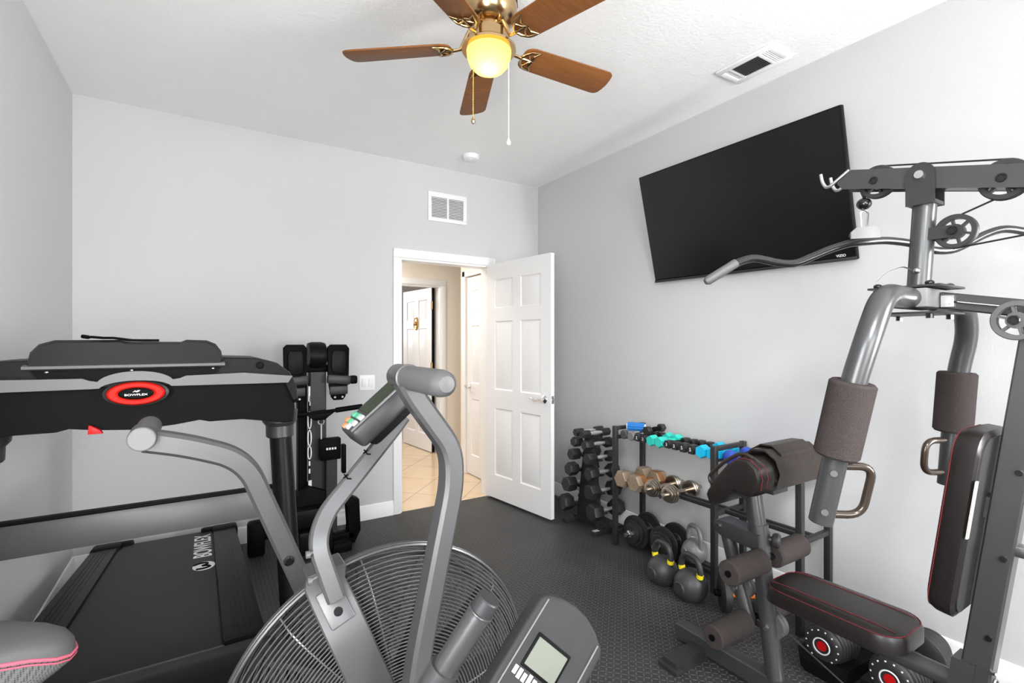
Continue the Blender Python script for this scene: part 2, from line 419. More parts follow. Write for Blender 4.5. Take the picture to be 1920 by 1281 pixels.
window('window_3', B().bx(XL - .08, XL - .03, -.40, -.35, .78, 2.05).bx(XL - .08, XL - .03, .40, .45, .78, 2.05).bx(XL - .08, XL - .03, -.35, .40, .78, .83).bx(XL - .08, XL - .03, -.35, .40, 2.0, 2.05)
       .bx(XL - .08, XL - .03, -.35, .40, 1.40, 1.44), B().bx(XL - .058, XL - .054, -.40, .45, .78, 2.05))
BB = [(0, 0), (.016, 0), (.016, .075), (.011, .085), (.011, .092), (.006, .108), (0, .112)]


def baseboard(name, p0, p1, inward):
    p0, p1 = Vector(p0), Vector(p1); n = Vector(inward)
    secs = [[p + n * x + Vector((0, 0, z)) for x, z in BB] for p in (p0, p1)]
    struct(name, B().loft(secs), 'trim')


TW = 0.058
baseboard('baseboard_left', (XL, YR, 0), (XL, YB, 0), (1, 0, 0))
baseboard('baseboard_right', (XR, YR, 0), (XR, YB, 0), (-1, 0, 0))
baseboard('baseboard_back', (XL, YB, 0), (DX0 - TW, YB, 0), (0, -1, 0))
baseboard('baseboard_corner', (DX1 + TW + .002, YB, 0), (XR, YB, 0), (0, -1, 0))


def casing(b, x0, x1, y, z, d=.018):
    b.bx(x0 - TW, x0, y - d, y, 0, z, .004).bx(x1, x1 + TW, y - d, y, 0, z, .004).bx(x0 - TW, x1 + TW, y - d, y, z, z + TW + .012, .004)
    return b


struct('trim_1', casing(B(), DX0, DX1, YB, DH).bx(DX0, DX0 + .015, YB, YB + T, 0, DH).bx(DX1 - .015, DX1, YB, YB + T, 0, DH).bx(DX0 + .015, DX1 - .015, YB, YB + T, DH - .015, DH), 'trim')


def six_panel(w, h, t=.035):
    """door slab with six raised panels; x 0..w, y -t/2..t/2, z 0..h"""
    st, mu = .115 * w / .81, .10 * w / .81; pw = (w - 2 * st - mu) / 2; k = h / 2.03
    xs = [0, st, st + pw, st + pw + mu, w - st, w]; zs = [0, .2 * k, .78 * k, .94 * k, 1.53 * k, 1.64 * k, 1.89 * k, h]
    b = B(); bm = b.bm
    for side in (-1, 1):
        g = [[bm.verts.new((x, side * t / 2, z)) for z in zs] for x in xs]; pf = []
        for i in range(5):
            for j in range(7):
                q = (g[i][j], g[i + 1][j], g[i + 1][j + 1], g[i][j + 1])
                f = bm.faces.new(q if side < 0 else tuple(reversed(q)))
                if i in (1, 3) and j in (1, 3, 5): pf.append(f)
        bm.normal_update()
        for f in pf:
            bmesh.ops.inset_individual(bm, faces=[f], thickness=.014, depth=-.008)
            bmesh.ops.inset_individual(bm, faces=[f], thickness=.006, depth=0)
            bmesh.ops.inset_individual(bm, faces=[f], thickness=.022, depth=.006)
    b.bx(0, w, -t / 2 + .001, t / 2 - .001, 0, .002).bx(0, w, -t / 2 + .001, t / 2 - .001, h - .002, h).bx(0, .002, -t / 2 + .0005, t / 2 - .0005, 0, h).bx(w - .002, w, -t / 2 + .0005, t / 2 - .0005, 0, h)
    return b


def lever_set(x, z, side, d, t=.035):
    """rose and curved lever on face y = side*t/2, pointing along d (+1/-1) in x"""
    y = side * t / 2; b = B()
    b.lathe([(.032, 0), (.032, .006), (.024, .014), (.012, .018), (.011, .05)], (x, y, z), (0, side, 0), 20)
    yy = y + side * .05
    b.tube([(x - d * .012, yy, z), (x + d * .03, yy, z - .004), (x + d * .06, yy, z - .012), (x + d * .09, yy, z + .004), (x + d * .115, yy, z + .006)], [.010, .010, .008, .008, .004], 10)
    return b


def door(name, hinge, free, h, lever_side, lever_off=.07, w=None, mat_='door'):
    """hinged leaf from point hinge to point free"""
    hv, fv = Vector(hinge), Vector(free); w = (fv - hv).length; a = math.atan2(fv.y - hv.y, fv.x - hv.x)
    o = struct(name, six_panel(w, h), mat_); o.location = hv; o.rotation_euler = (0, 0, a)
    for sd in ((lever_side,) if lever_side else ()):
        finish(lever_set(w - lever_off, .905, sd, -1), 'door_handle', 'chrome', o)
    return o, w, a


d1, w1, a1 = door('door_1', (2.137, 3.80, .022), (2.245, 3.0, .022), 2.02, -1)
finish(B().bx(w1 - .002, w1 + .002, -.012, .012, .875, .935).cyl((w1, 0, .905), (w1 + .012, 0, .905), .008, 10), 'latch_plate', 'steel', d1)

# hallway beyond the doorway
HY = 5.50; HR = 2.32
struct('floor_hall', B().bx(0.2, 4.2, YB + .02, 8.2, -.05, 0.0), 'tile')
struct('ceiling_hall', B().bx(0.2, 4.2, YB + T, 8.2, 2.6, 2.7), 'ceil')
FX0, FX1 = 1.66, 2.44
struct('wall_hall_far', B().bx(.2, FX0, HY, HY + T, 0, 2.6).bx(FX1, 4.2, HY, HY + T, 0, 2.6).bx(FX0, FX1, HY, HY + T, DH, 2.6), 'hall')
struct('wall_hall_left', B().bx(.2, .3, YB + T, HY, 0, 2.6), 'hall')
CY0, CY1 = 3.99, 4.60
struct('wall_hall_right', B().bx(HR, HR + .1, CY1, CY1 + .12, 0, 2.6).bx(HR, HR + .1, CY0, CY1, DH, 2.6).bx(HR, HR + .1, YB + T, CY0, 0, 2.6).bx(HR + .1, 4.2, CY1 + .02, CY1 + .12, 0, 2.6), 'hall')
struct('trim_2', casing(B(), FX0, FX1, HY, DH).bx(FX0, FX0 + .015, HY, HY + T, 0, DH).bx(FX1 - .015, FX1, HY, HY + T, 0, DH).bx(FX0 + .015, FX1 - .015, HY, HY + T, DH - .015, DH), 'trim')
struct('trim_3', B().bx(HR - .016, HR, CY1, CY1 + .06, 0, DH + .06, .004).bx(HR - .016, HR, CY0 - .05, CY1 + .06, DH, DH + .07, .004), 'trim')
d3, w3, a3 = door('door_3', (HR + .03, CY0 + .003, .01), (HR + .03, CY1 - .003, .01), 2.02, 1, .06)
d2, w2, a2 = door('door_2', (2.395, HY + .15, .012), (2.315, HY + .93, .012), 2.02, 0)
finish(B().bx(-.014, -.001, -.018, .014, 0, 2.02), 'dark_gap_strip', 'black', d2)  # black strip put in for the dark gap at the hinge
for z in (.25, 1.05, 1.8):
    finish(B().bx(-.028, .014, .0175, .022, z - .05, z + .05).cyl((-.008, .022, z - .052), (-.008, .022, z + .052), .009, 10), 'hinge', 'brass', d2)
sgn = thing('door_ornament', 'oval brass-coloured ornament hung on the far hall door', 'ornament', (2.36, 6.03, 1.62))
hv = Vector((2.395, HY + .15, 0)); dv = (Vector((2.315, HY + .93, 0)) - hv).normalized(); nv = Vector((dv.y, -dv.x, 0)) * -1
pc = hv + dv * .40 + nv * .019 + Vector((0, 0, 1.60))
bo = B().loft([[pc + nv * zz + (dv * math.cos(2 * PI * k / 28) * .06 + Vector((0, 0, 1)) * math.sin(2 * PI * k / 28) * .085) * q for k in range(28)] for q, zz in ((1, 0), (1, .008), (.85, .016), (.7, .01), (.6, .012))])
part('plaque', bo, 'gold', sgn)
part('knob', B().sphere(pc + nv * .018, .022, (1, 1, 1.3), 14, 8), 'brass', sgn)
# room behind the hall door
struct('wall_far_room', B().bx(.2, 4.2, 8.1, 8.2, 0, 2.6).bx(.2, .3, HY + T, 8.1, 0, 2.6).bx(4.1, 4.2, CY1 + .12, 8.1, 0, 2.6), 'wall')

# ------------------------------------------------------------------ fittings on walls and ceiling
sw = thing('light_switch', 'white double rocker light switch plate left of the doorway', 'switch', (1.073, YB, 1.053))
part('plate', B().bx(1.013, 1.133, YB - .006, YB, .995, 1.112, .003), 'trim', sw)
for x in (1.047, 1.099): part('rocker', B().box((x, YB - .008, 1.053), (.034, .006, .066), Matrix.Rotation(.08, 3, 'X'), .002), 'door', sw)

rv = thing('return_grille', 'white louvred return air grille high on the back wall', 'vent', (1.747, YB, 2.49))
part('frame', B().bx(1.571, 1.924, YB - .012, YB, 2.57, 2.611, .003).bx(1.571, 1.924, YB - .012, YB, 2.369, 2.40, .003).bx(1.571, 1.602, YB - .012, YB, 2.40, 2.57, .003)
     .bx(1.893, 1.924, YB - .012, YB, 2.40, 2.57, .003).bx(1.74, 1.755, YB - .012, YB, 2.40, 2.57), 'trim', rv)
bl = B()
for i in range(13): bl.box((1.7475, YB - .006, 2.407 + i * .013), (.29, .011, .0025), Matrix.Rotation(.7, 3, 'X'))
part('louvres', bl, 'trim', rv); part('backing', B().bx(1.602, 1.893, YB - .002, YB, 2.40, 2.57), 'bikelt', rv)

cv = thing('ceiling_vent', 'white three-way ceiling air register above the television', 'vent', (2.435, 1.515, H))
X0, X1, Y0, Y1 = 2.335, 2.535, 1.365, 1.665
part('frame', B().bx(X0, X0 + .035, Y0, Y1, H - .014, H, .004).bx(X1 - .035, X1, Y0, Y1, H - .014, H, .004).bx(X0 + .035, X1 - .035, Y0, Y0 + .03, H - .014, H, .004).bx(X0 + .035, X1 - .035, Y1 - .03, Y1, H - .014, H, .004)
     .bx(X0 + .035, X1 - .035, 1.595, 1.606, H - .014, H - .002).bx(X0 + .035, X1 - .035, 1.435, 1.446, H - .014, H - .002), 'trim', cv)
part('backing', B().bx(X0 + .03, X1 - .03, Y0 + .025, Y1 - .025, H - .002, H), 'dark', cv)
bl = B()
for i in range(9): bl.box((X0 + .045 + i * .0137, 1.52, H - .008), (.003, .15, .011), Matrix.Rotation(.5, 3, 'Y'))
part('louvres', bl, 'mgrey', cv)
bl = B()
for i in range(4): bl.box((2.435, 1.612 + i * .0075, H - .008), (.13, .0085, .002), Matrix.Rotation(.5, 3, 'X'))
for i in range(4): bl.box((2.435, 1.398 + i * .011, H - .008), (.13, .010, .002), Matrix.Rotation(-1.1, 3, 'X'))
part('end_louvres', bl, 'trim', cv)

sd = thing('smoke_detector', 'white round smoke detector on the ceiling near the back wall', 'smoke detector', (1.774, 3.431, H))
part('housing', B().lathe([(.066, 0), (.066, -.012), (.058, -.03), (.04, -.038), (.001, -.039)], (1.774, 3.431, H)), 'trim', sd)
part('test_button', B().cyl((1.755, 3.40, H - .042), (1.755, 3.40, H - .034), .009, 12), 'door', sd)

# ------------------------------------------------------------------ ceiling fan
FX, FY = .9576, 1.698
fan = thing('ceiling_fan', 'brass ceiling fan with five walnut blades and lit bowl lamp', 'ceiling fan', (FX, FY, H))
part('motor_housing', B().lathe([(.085, 0), (.09, -.03), (.105, -.05), (.112, -.09), (.112, -.15), (.1, -.185), (.075, -.205), (.055, -.21), (.055, -.235), (.04, -.24)], (FX, FY, H), seg=40), 'brass', fan)
vsl = B()
for k in range(10):
    a = 2 * PI * k / 10; d = V(math.cos(a), math.sin(a), 0); t_ = V(-d.y, d.x, 0)
    vsl.box(V(FX, FY, H - .12) + d * .1105, (.006, .045, .012), Matrix((d, t_, V(0, 0, 1))).transposed(), .003)
part('vent_slots', vsl, 'dark', fan)
lk = part('light_fitter', B().lathe([(.05, -.232), (.078, -.238), (.082, -.268), (.084, -.276), (.107, -.294), (.107, -.303), (.088, -.305)], (FX, FY, H), seg=40), 'brass', fan)
part('glass_bowl', B().lathe([(.086, -.298), (.0885, -.306), (.086, -.330), (.076, -.358), (.057, -.379), (.03, -.391), (.0005, -.395)], (FX, FY, H), seg=40, cap=False), 'bowl', fan)
bulb = bpy.data.lights.new('fan_bulb', 'POINT'); bulb.energy = 0.5; bulb.color = (1.0, .82, .55); bulb.shadow_soft_size = .022
bo_ = bpy.data.objects.new('fan_bulb', bulb); COL.objects.link(bo_); bo_.location = (FX - .008, FY - .014, H - .360)
ZB = 2.535
for k in range(5):
    a = rad(-2.94 + 72 * k); d = V(math.cos(a), math.sin(a), 0); t_ = V(-d.y, d.x, 0); up = V(0, 0, 1)
    pt = rad(-13); tt = t_ * math.cos(pt) + up * math.sin(pt); nn = (up * math.cos(pt) - t_ * math.sin(pt))
    O = V(FX, FY, ZB)
    prof = []
    for x, hw in ((.150, .030), (.156, .044), (.17, .054), (.19, .058), (.545, .067), (.563, .067), (.575, .062), (.583, .054)): prof.append((x, hw))
    poly = [(x, -hw) for x, hw in prof] + [(.590, -.03), (.592, 0), (.590, .03)] + [(x, hw) for x, hw in reversed(prof)]
    bl = B().prism(poly, O - nn * .003, d, tt, .006, .002)
    blade = part('blade', bl, 'wood', fan)
    br = B()
    br.tube([V(FX, FY, H - .215) + d * .05, V(FX, FY, H - .222) + d * .08, O + d * .115 - nn * .004, O + d * .15 - nn * .008], [.010, .009, .008, .007], 10)
    for sg in (-1, 1):
        br.tube([O + d * .145 - nn * .007, O + d * .155 + tt * sg * .022 - nn * .007, O + d * .175 + tt * sg * .042 - nn * .007, O + d * .215 + tt * sg * .052 - nn * .007], [.006, .006, .005, .002], 8)
        br.tube([O + d * .215 + tt * sg * .052 - nn * .007, O + d * .195 + tt * sg * .026 - nn * .007, O + d * .20 + tt * sg * .006 - nn * .007], [.002, .005, .004], 8)
        br.tube([O + d * .17 + tt * sg * .03 - nn * .008, O + d * .183 + tt * sg * .01 - nn * .008, O + d * .20 + tt * 0 - nn * .008], .004, 8)
    br.tube([O + d * .15 - nn * .007, O + d * .20 - nn * .007], .005, 8)
    part('blade_bracket', br, 'brass', fan)
camR = V(.847, -.531, 0)
for off, L, m1, nm, lab in ((-.062, 2.245, 'gold', 'pull_chain', 'brass pull chain'), (.078, 2.16, 'white', 'pull_chain', 'white pull cord')):
    p = V(FX, FY, 0) + camR * off
    bc = B()
    bc.tube([(p.x, p.y, H - .27), (p.x, p.y, L)], .0017, 6)
    if off < 0:
        for i in range(50): bc.sphere((p.x, p.y, L + i * .0062), .0023, (1, 1, 1), 6, 4)
    ch = part(nm, bc, m1, fan, lab)
    part('pendant', B().lathe([(.002, .012), (.006, .004), (.009, -.006), (.006, -.014), (.001, -.016)], (p.x, p.y, L), seg=12), 'brass' if off < 0 else 'white', ch)

# ------------------------------------------------------------------ television
c = Vector((2.551, 1.731, 2.112)); ty, tt_ = -.011, .244
Rz = Matrix.Rotation(ty, 3, 'Z'); u0 = V(0, -1, 0); v0 = V(0, 0, 1) * math.cos(tt_) + V(-1, 0, 0) * math.sin(tt_)
u_, v_ = Rz @ (u0 * math.cos(-.012) + v0 * math.sin(-.012)), Rz @ (-u0 * math.sin(-.012) + v0 * math.cos(-.012)); n_ = u_.cross(v_)
W_, H_ = 1.24, 1.24 / 1.74; RT = Matrix((u_, v_, n_)).transposed()
tv = thing('television', 'large black flat screen television tilted down on the right wall', 'television', c)
part('casing', B().box(c - n_ * .017, (W_, H_, .030), RT, .005), 'satin', tv)
part('rear_housing', B().box(c - n_ * .044 + v_ * .02, (W_ * .55, H_ * .45, .026), RT, .012), 'black', tv)
part('screen', B().box(c - n_ * .0005 + v_ * .008, (W_ - .016, H_ - .03, .003), RT), 'screen', tv)
part('bottom_trim', B().box(c - v_ * (H_ / 2 - .0085) + n_ * .001, (W_, .015, .005), RT, .001), 'dgrey', tv)
text('brand_lettering', 'VIZIO', .017, c + u_ * (W_ / 2 - .065) - v_ * (H_ / 2 - .0275) + n_ * .0018, u_, v_, 'white', tv, .0003)
br = B(); br.box((XR - .0075, c.y, c.z + .02), (.012, .42, .24), None, .003)
for yy in (-.12, .12): br.tube([(XR - .018, c.y + yy, c.z + .02), c - n_ * .05 - u_ * yy + v_ * .04], .012, 10)
part('wall_bracket', br, 'blackm', tv)

# ------------------------------------------------------------------ treadmill
TC = -.170
tm = thing('treadmill', 'black folding treadmill with red lit badge, raised against the left wall', 'treadmill', (TC, 2.3, 0))
zt = lambda y: .22 + .13 * (3.6 - y)


def slab(b, x0, x1, y0, y1, dz0, dz1, bev=.004):
    """sloping block following the deck; dz offsets from the deck plane"""
    bb = B(); bb.bx(x0, x1, y0, y1, dz0, dz1, bev)
    for v in bb.bm.verts: v.co.z += zt(v.co.y)
    me = bpy.data.meshes.new('tmp'); bb.bm.to_mesh(me); b.bm.from_mesh(me); bpy.data.meshes.remove(me); bb.bm.free()
    return b


dk = part('deck', slab(B(), -.47, .13, 1.62, 3.50, -.10, -.022, .006), 'black', tm)
part('running_belt', slab(B(), -.395, .055, 1.55, 3.535, -.028, -.012, .008), 'belt', tm)
for x0, x1 in ((-.51, -.392), (.052, .17)):
    r = part('side_rail', slab(B(), x0, x1, 1.74, 3.52, -.075, 0, .008), 'satin', tm)
    gr = B(); inn = x1 if x0 < -.3 else x0
    for i in range(4): slab(gr, x0 + .03 + i * .016, x0 + .034 + i * .016, 1.80, 3.36, 0, .002, .0005)
    part('grip_ridges', gr, 'satin', r)
    cap = B(); slab(cap, x0 - .004, x1 + .012, 3.43, 3.575, -.105, .008, .014)
    slab(cap, (x1 - .02) if x0 < -.3 else (x0 - .06), (x1 + .06) if x0 < -.3 else (x0 + .02), 3.50, 3.575, -.105, .006, .012)
    part('rear_end_cap', cap, 'black', tm)
hood = B(); secs = []
for y, z in ((1.745, .430), (1.68, .452), (1.645, .492), (1.55, .515), (1.45, .515), (1.36, .48), (1.32, .40), (1.31, .2)):
    secs.append([V(TC - .36, y, .14), V(TC - .36, y, z - .03), V(TC - .33, y, z), V(TC + .33, y, z), V(TC + .36, y, z - .03), V(TC + .36, y, .14)])
part('motor_hood', hood.loft(secs), 'satin', tm)
part('hood_lip', slab(B(), -.395, .055, 1.655, 1.70, -.012, .002, .003), 'dgrey', tm)
base = B()
for x in (-.47, .13): base.rtube([(x, 1.46, .06), (x, 2.45, .06)], .06, .06, (1, 0, 0)).rtube([(x, 2.35, .08), (x, 2.5, .27)], .04, .05, (1, 0, 0))
base.rtube([(-.47, 1.50, .06), (.13, 1.50, .06)], .06, .06, (0, 1, 0)).rtube([(-.60, 2.0, .04), (.32, 2.0, .04)], .07, .08, (0, 1, 0))
for x in (-.47, .13): base.cyl((x - .02, 1.46, .03), (x + .02, 1.46, .03), .03, 16).rtube([(x, 1.52, .08), (x, 1.52, .18)], .04, .04, (1, 0, 0))
part('base_frame', base, 'blackm', tm)
for x in (-.45, .11): part('rear_foot', B().rtube([(x, 3.46, .17), (x, 3.48, .02)], .05, .05, (1, 0, 0), .006).bx(x - .035, x + .035, 3.45, 3.52, 0, .03, .006), 'black', tm)
for x, xb in ((.256, .292), (-.565, -.595)):
    up_ = part('upright', B().loft([[V(xx, yy, z) + V(math.cos(2 * PI * k / 20) * .040, math.sin(2 * PI * k / 20) * .052, 0) for k in range(20)] for xx, yy, z in ((xb, 1.98, .04), (xb, 1.985, .2), ((x + xb) / 2, 2.06, .62), (x, 2.13, 1.08))]), 'satin', tm)
    part('collar', B().loft([[V(x, 2.12 - (1.06 - z) * .15, z) + V(math.cos(2 * PI * k / 20) * q, math.sin(2 * PI * k / 20) * q * 1.15, 0) for k in range(20)] for z, q in ((1.0, .046), (1.005, .05), (1.045, .05), (1.06, .062), (1.10, .066))]), 'dgrey', tm)
cb_ = part('crossbar', B().prism([(0, 0), (.05, 0), (.05, .085), (.04, .104), (.01, .104), (0, .085)], (-.585, 2.085, .706), (0, 1, 0), (0, 0, 1), .855, .003), 'barg', tm)
part('crossbar_cap', B().bx(-.585, .27, 2.09, 2.13, .805, .815, .003), 'black', cb_)
# console, seen from its front
HC = -.178


def arc(cx, cz, rx, rz, a0, a1, n=10):
    return [(cx + rx * math.cos(rad(a0 + (a1 - a0) * i / n)), cz + rz * math.sin(rad(a0 + (a1 - a0) * i / n))) for i in range(n + 1)]


half = [(.0, 1.082), (.10, 1.090), (.17, 1.100), (.20, 1.092), (.30, 1.092), (.38, 1.078), (.44, 1.066), (.468, 1.07), (.474, 1.12), (.466, 1.20), (.45, 1.235)]
poly = [(HC + x, z) for x, z in half] + [(HC - x, z) for x, z in reversed(half[1:])]
def shell_loft(pl, cz, secs):
    return B().loft([[V(HC + (x - HC) * q, y, cz + (z - cz) * q2) for x, z in pl] for y, q, q2 in secs])


con = part('console_housing', shell_loft(poly, 1.15, ((2.26, 1, 1), (2.02, 1, 1), (2.003, .995, .98), (1.995, .985, .93))), 'black', tm)
half = [(.0, 1.225), (.30, 1.222), (.44, 1.218), (.47, 1.14), (.482, 1.15), (.478, 1.20), (.455, 1.255), (.41, 1.292), (.34, 1.312), (.0, 1.325)]
poly = [(HC + x, z) for x, z in half] + [(HC - x, z) for x, z in reversed(half[1:-1])]
part('console_shell', shell_loft(poly, 1.26, ((2.27, 1, 1), (2.0, 1, 1), (1.988, .996, .97), (1.98, .988, .9))), 'satin', tm)
# silver band below the shell with an arch over the badge
BX, BZ = -.176, 1.207
up_l = [(-.655 + i * .0001, 0) for i in range(0)]
band = [(HC - .455, 1.226), (BX - .112, 1.226)] + arc(BX, 1.222, .092, .026, 170, 10, 14) + [(BX + .112, 1.226), (HC + .44, 1.222), (HC + .455, 1.245), (HC + .30, 1.262), (BX + .13, 1.258), (BX + .112, 1.250)] + arc(BX, 1.237, .098, .040, 15, 165, 14) + [(BX - .112, 1.250), (BX - .13, 1.258), (HC - .40, 1.262)]
part('silver_band', B().prism(band, (0, 1.995, 0), (1, 0, 0), (0, 0, 1), .058), 'silver', tm)
el = lambda rx, rz, y, n=40: [V(BX + rx * math.cos(2 * PI * k / n), y, BZ + rz * math.sin(2 * PI * k / n)) for k in range(n)]
bdg = part('badge_ring', B().loft([el(.074, .036, 1.99), el(.074, .036, 1.937), el(.068, .032, 1.931), el(.052, .022, 1.931), el(.045, .018, 1.936)]), 'redglow', tm, 'glowing red oval ring')
part('badge_bezel', B().loft([el(.084, .041, 2.0), el(.084, .041, 1.944), el(.076, .038, 1.940), el(.074, .036, 1.946)]), 'dgrey', tm)
part('badge_centre', B().loft([el(.045, .018, 1.945), el(.045, .018, 1.933), el(.038, .014, 1.930)]), 'black', bdg)
text('badge_lettering', 'BOWFLEX', .0085, (BX, 1.9285, BZ - .0035), (1, 0, 0), (0, 0, 1), 'white', bdg, .0002, sx=1.5)
part('badge_mark', B().prism([(-.009, 0), (-.002, .006), (.001, .003), (.004, .006), (.011, .006), (.006, .001), (.001, 0), (-.002, .002)], (BX, 1.9295, BZ + .0045), (1, 0, 0), (0, 0, 1), .0008), 'white', bdg)
# tablet tray standing above the console
tr = [(-.432, 1.300), (-.405, 1.352), (-.36, 1.372), (-.22, 1.375), (-.20, 1.366), (-.05, 1.368), (-.035, 1.376), (.02, 1.374), (.045, 1.352), (.062, 1.300)]
trm = []
tb = B(); f_ = lambda y, dx, dz: [V(x + (dx if x < HC else -dx), y, z + dz) for x, z in [(-.432, 1.300), (-.424, 1.338), (-.405, 1.362), (-.37, 1.374), (-.22, 1.375), (-.205, 1.369), (-.06, 1.369), (-.045, 1.376), (.012, 1.374), (.038, 1.362), (.054, 1.338), (.060, 1.300)]]
tb.loft([f_(2.11, .0, .0), f_(1.955, .0, .0), f_(1.93, .006, -.008)])
ty_ = part('tablet_tray', tb, 'satin', tm)
part('tray_lip', B().loft([[V(x, y, z) for x, z in ((-.435, z0), (.064, z0), (.064, z1), (-.435, z1))] for y, z0, z1 in ((2.1, 1.285, 1.302), (1.935, 1.285, 1.302), (1.918, 1.290, 1.298))]), 'mgrey', ty_)
part('tray_underside', B().loft([[V(x, y, z) for x, z in ((-.40, z0), (.028, z0), (.055, 1.288), (-.43, 1.288))] for y, z0 in ((2.05, 1.245), (1.965, 1.243))]), 'black', ty_)
for x in (-.39, -.19, .03): part('screw', B().sphere((x, 1.963, 1.279), .005, (1, .6, 1), 10, 6), 'chrome', ty_)
part('safety_key', B().prism([(-.298, 1.085), (-.262, 1.085), (-.268, 1.096), (-.292, 1.112), (-.296, 1.112)], (0, 1.985, 0), (1, 0, 0), (0, 0, 1), .02, .002), 'red', tm, 'red safety key tab')
for x in (.175, -.53): part('screw_recess', B().cyl((x, 1.985, 1.285), (x, 1.976, 1.285), .012, 16).torus((x, 1.976, 1.285), (0, 1, 0), .011, .0025, 16, 6), 'black', tm)
cab = single('charging_cable', B().tube([(-.30, 1.99, 1.383), (-.29, 1.98, 1.384), (-.26, 1.965, 1.381), (-.235, 1.96, 1.381), (-.215, 1.962, 1.378), (-.19, 1.97, 1.374), (-.16, 1.975, 1.3735), (-.12, 1.97, 1.3735)], .004, 8).cyl((-.315, 1.997, 1.386), (-.298, 1.988, 1.383), .006, 8), 'black',
             'short black cable lying on top of the treadmill tray', 'cable', (-.2, 1.97, 1.374))
# deck lettering, reading along the deck
sl = V(0, 1, -.13).normalized()
lx, ly = .005, 2.71
zz = lambda y: zt(y) - .0115
tl = text('deck_lettering', 'BOWFLEX', .112, (lx, 3.15, zz(3.15)), sl, (-1, 0, 0), 'white', tm, .0004, sx=1.05)
up_n = V(0, .13, 1).normalized()
cc_ = V(lx, ly, zz(ly))
part('deck_logo', B().prism([(.045 * math.cos(2 * PI * k / 32), .075 * math.sin(2 * PI * k / 32)) for k in range(32)], cc_, (1, 0, 0), sl, .0008), 'white', tm)
sw_ = [cc_ + up_n * .0014 + V(1, 0, 0) * x + sl * y for x, y in ((-.040, .028), (-.016, .050), (.018, .040), (.012, .010), (-.010, -.002), (.016, -.012), (.028, -.034), (.004, -.056), (-.030, -.050))]
part('deck_logo_mark', B().tube(fillet(sw_, .014, 4), .0055, 6), 'black', tm)

# ------------------------------------------------------------------ folded rowing machine against the back wall
rx, ry = .64, 3.44
rw = thing('rowing_machine', 'black rowing machine folded upright against the back wall', 'rowing machine', (rx, ry, 0))
rail = part('monorail', B().rtube([(rx, ry, .20), (rx, ry, 1.20)], .105, .07, (1, 0, 0), .008), 'dgrey', rw)
part('side_rail', B().rtube([(rx - .085, ry + .06, .2), (rx - .085, ry + .06, 1.12)], .055, .09, (1, 0, 0), .006), 'black', rw)
lt = B()
z = 1.02
lt.box((rx - .054, ry - .037, 1.03), (.012, .002, .10)); lt.box((rx - .05, ry - .037, .985), (.006, .002, .06))
for zc, hgt in ((.86, .055), (.745, .05), (.65, .042)):
    lt.loft([[V(rx - .0525 + math.cos(2 * PI * k / 20) * (.010 + q), ry - .037, zc + math.sin(2 * PI * k / 20) * (hgt + q)) for k in range(20)] for q in (-.004, .004)], False)
for zc in (.58, .53): lt.box((rx - .053, ry - .037, zc), (.010, .002, .03))
lt.box((rx - .05, ry - .037, .40), (.02, .002, .14))
part('side_lettering', lt, 'white', rail)
part('rating_label', B().box((rx, ry - .037, 1.19), (.09, .003, .03)), 'paper', rail)
part('guide_wheel', B().lathe([(.03, -.055), (.085, -.052), (.092, -.03), (.092, .03), (.085, .052), (.03, .055)], (rx - .005, ry + .0, 1.275), (1, 0, 0)), 'satin', rw)
part('axle_bracket', B().bx(rx - .14, rx + .14, ry - .045, ry + .04, 1.17, 1.215, .006), 'black', rw)
for s_, X_, tz in ((-1, rx - .145, 0), (1, rx + .118, 0)):
    pl = [(-.07, .17), (-.05, .19), (.05, .19), (.07, .165), (.066, .0), (.058, -.08), (.05, -.13), (.045, -.155), (.03, -.175), (-.03, -.175), (-.045, -.155), (-.05, -.13), (-.058, -.08), (-.066, .0)]
    fp = part('foot_plate', B().prism([(x, z) for x, z in pl], (X_, ry - .06, 1.16), (1, 0, 0), (0, 0, 1), .025, .005), 'black', rw)
    part('heel_cup', B().prism([(-.046, .12), (-.035, .15), (.035, .15), (.046, .12), (.046, .03), (.032, .0), (-.032, .0), (-.046, .03)], (X_, ry - .083, 1.16), (1, 0, 0), (0, 0, 1), .014, .006), 'satin', fp)
    part('foot_strap', B().box((X_, ry - .095, 1.12), (.15, .035, .06), Matrix.Rotation(.1 * s_, 3, 'Y'), .012).box((X_, ry - .088, 1.05), (.115, .02, .055), None, .006), 'blackm', fp)
    for xx in (-.024, .024): part('bolt', B().cyl((X_ + xx, ry - .084, 1.005), (X_ + xx, ry - .092, 1.005), .007, 10), 'chrome', fp)
part('strap_buckle', B().box((rx + .215, ry - .075, 1.115), (.05, .05, .055), None, .012), 'black', rw)
hb = part('pull_handle', B().tube([(rx - .19, ry - .09, .905), (rx - .06, ry - .09, .91), (rx + .08, ry - .09, .918), (rx + .24, ry - .09, .932)], .011, 12).cyl((rx + .10, ry - .09, .920), (rx + .27, ry - .09, .934), .017, 14).cyl((rx - .21, ry - .09, .904), (rx - .08, ry - .09, .910), .017, 14), 'black', rw)
part('handle_yoke', B().prism([(-.1, .01), (.11, .015), (.06, -.02), (.03, -.045), (-.03, -.045), (-.06, -.025)], (rx, ry - .082, .908), (1, 0, 0), (0, 0, 1), .016, .003), 'black', hb)
part('shackle', B().torus((rx + .008, ry - .09, .852), (0, 1, 0), .018, .004, 18, 6), 'chrome', hb)
part('pull_strap', B().bx(rx + .005, rx + .013, ry - .092, ry - .088, .60, .84), 'steel', rw)
part('phone_holder', B().bx(rx + .0, rx + .13, ry - .105, ry - .045, .60, .74, .008).bx(rx + .14, rx + .165, ry - .10, ry - .05, .50, .69, .006), 'black', rw)
lb = B()
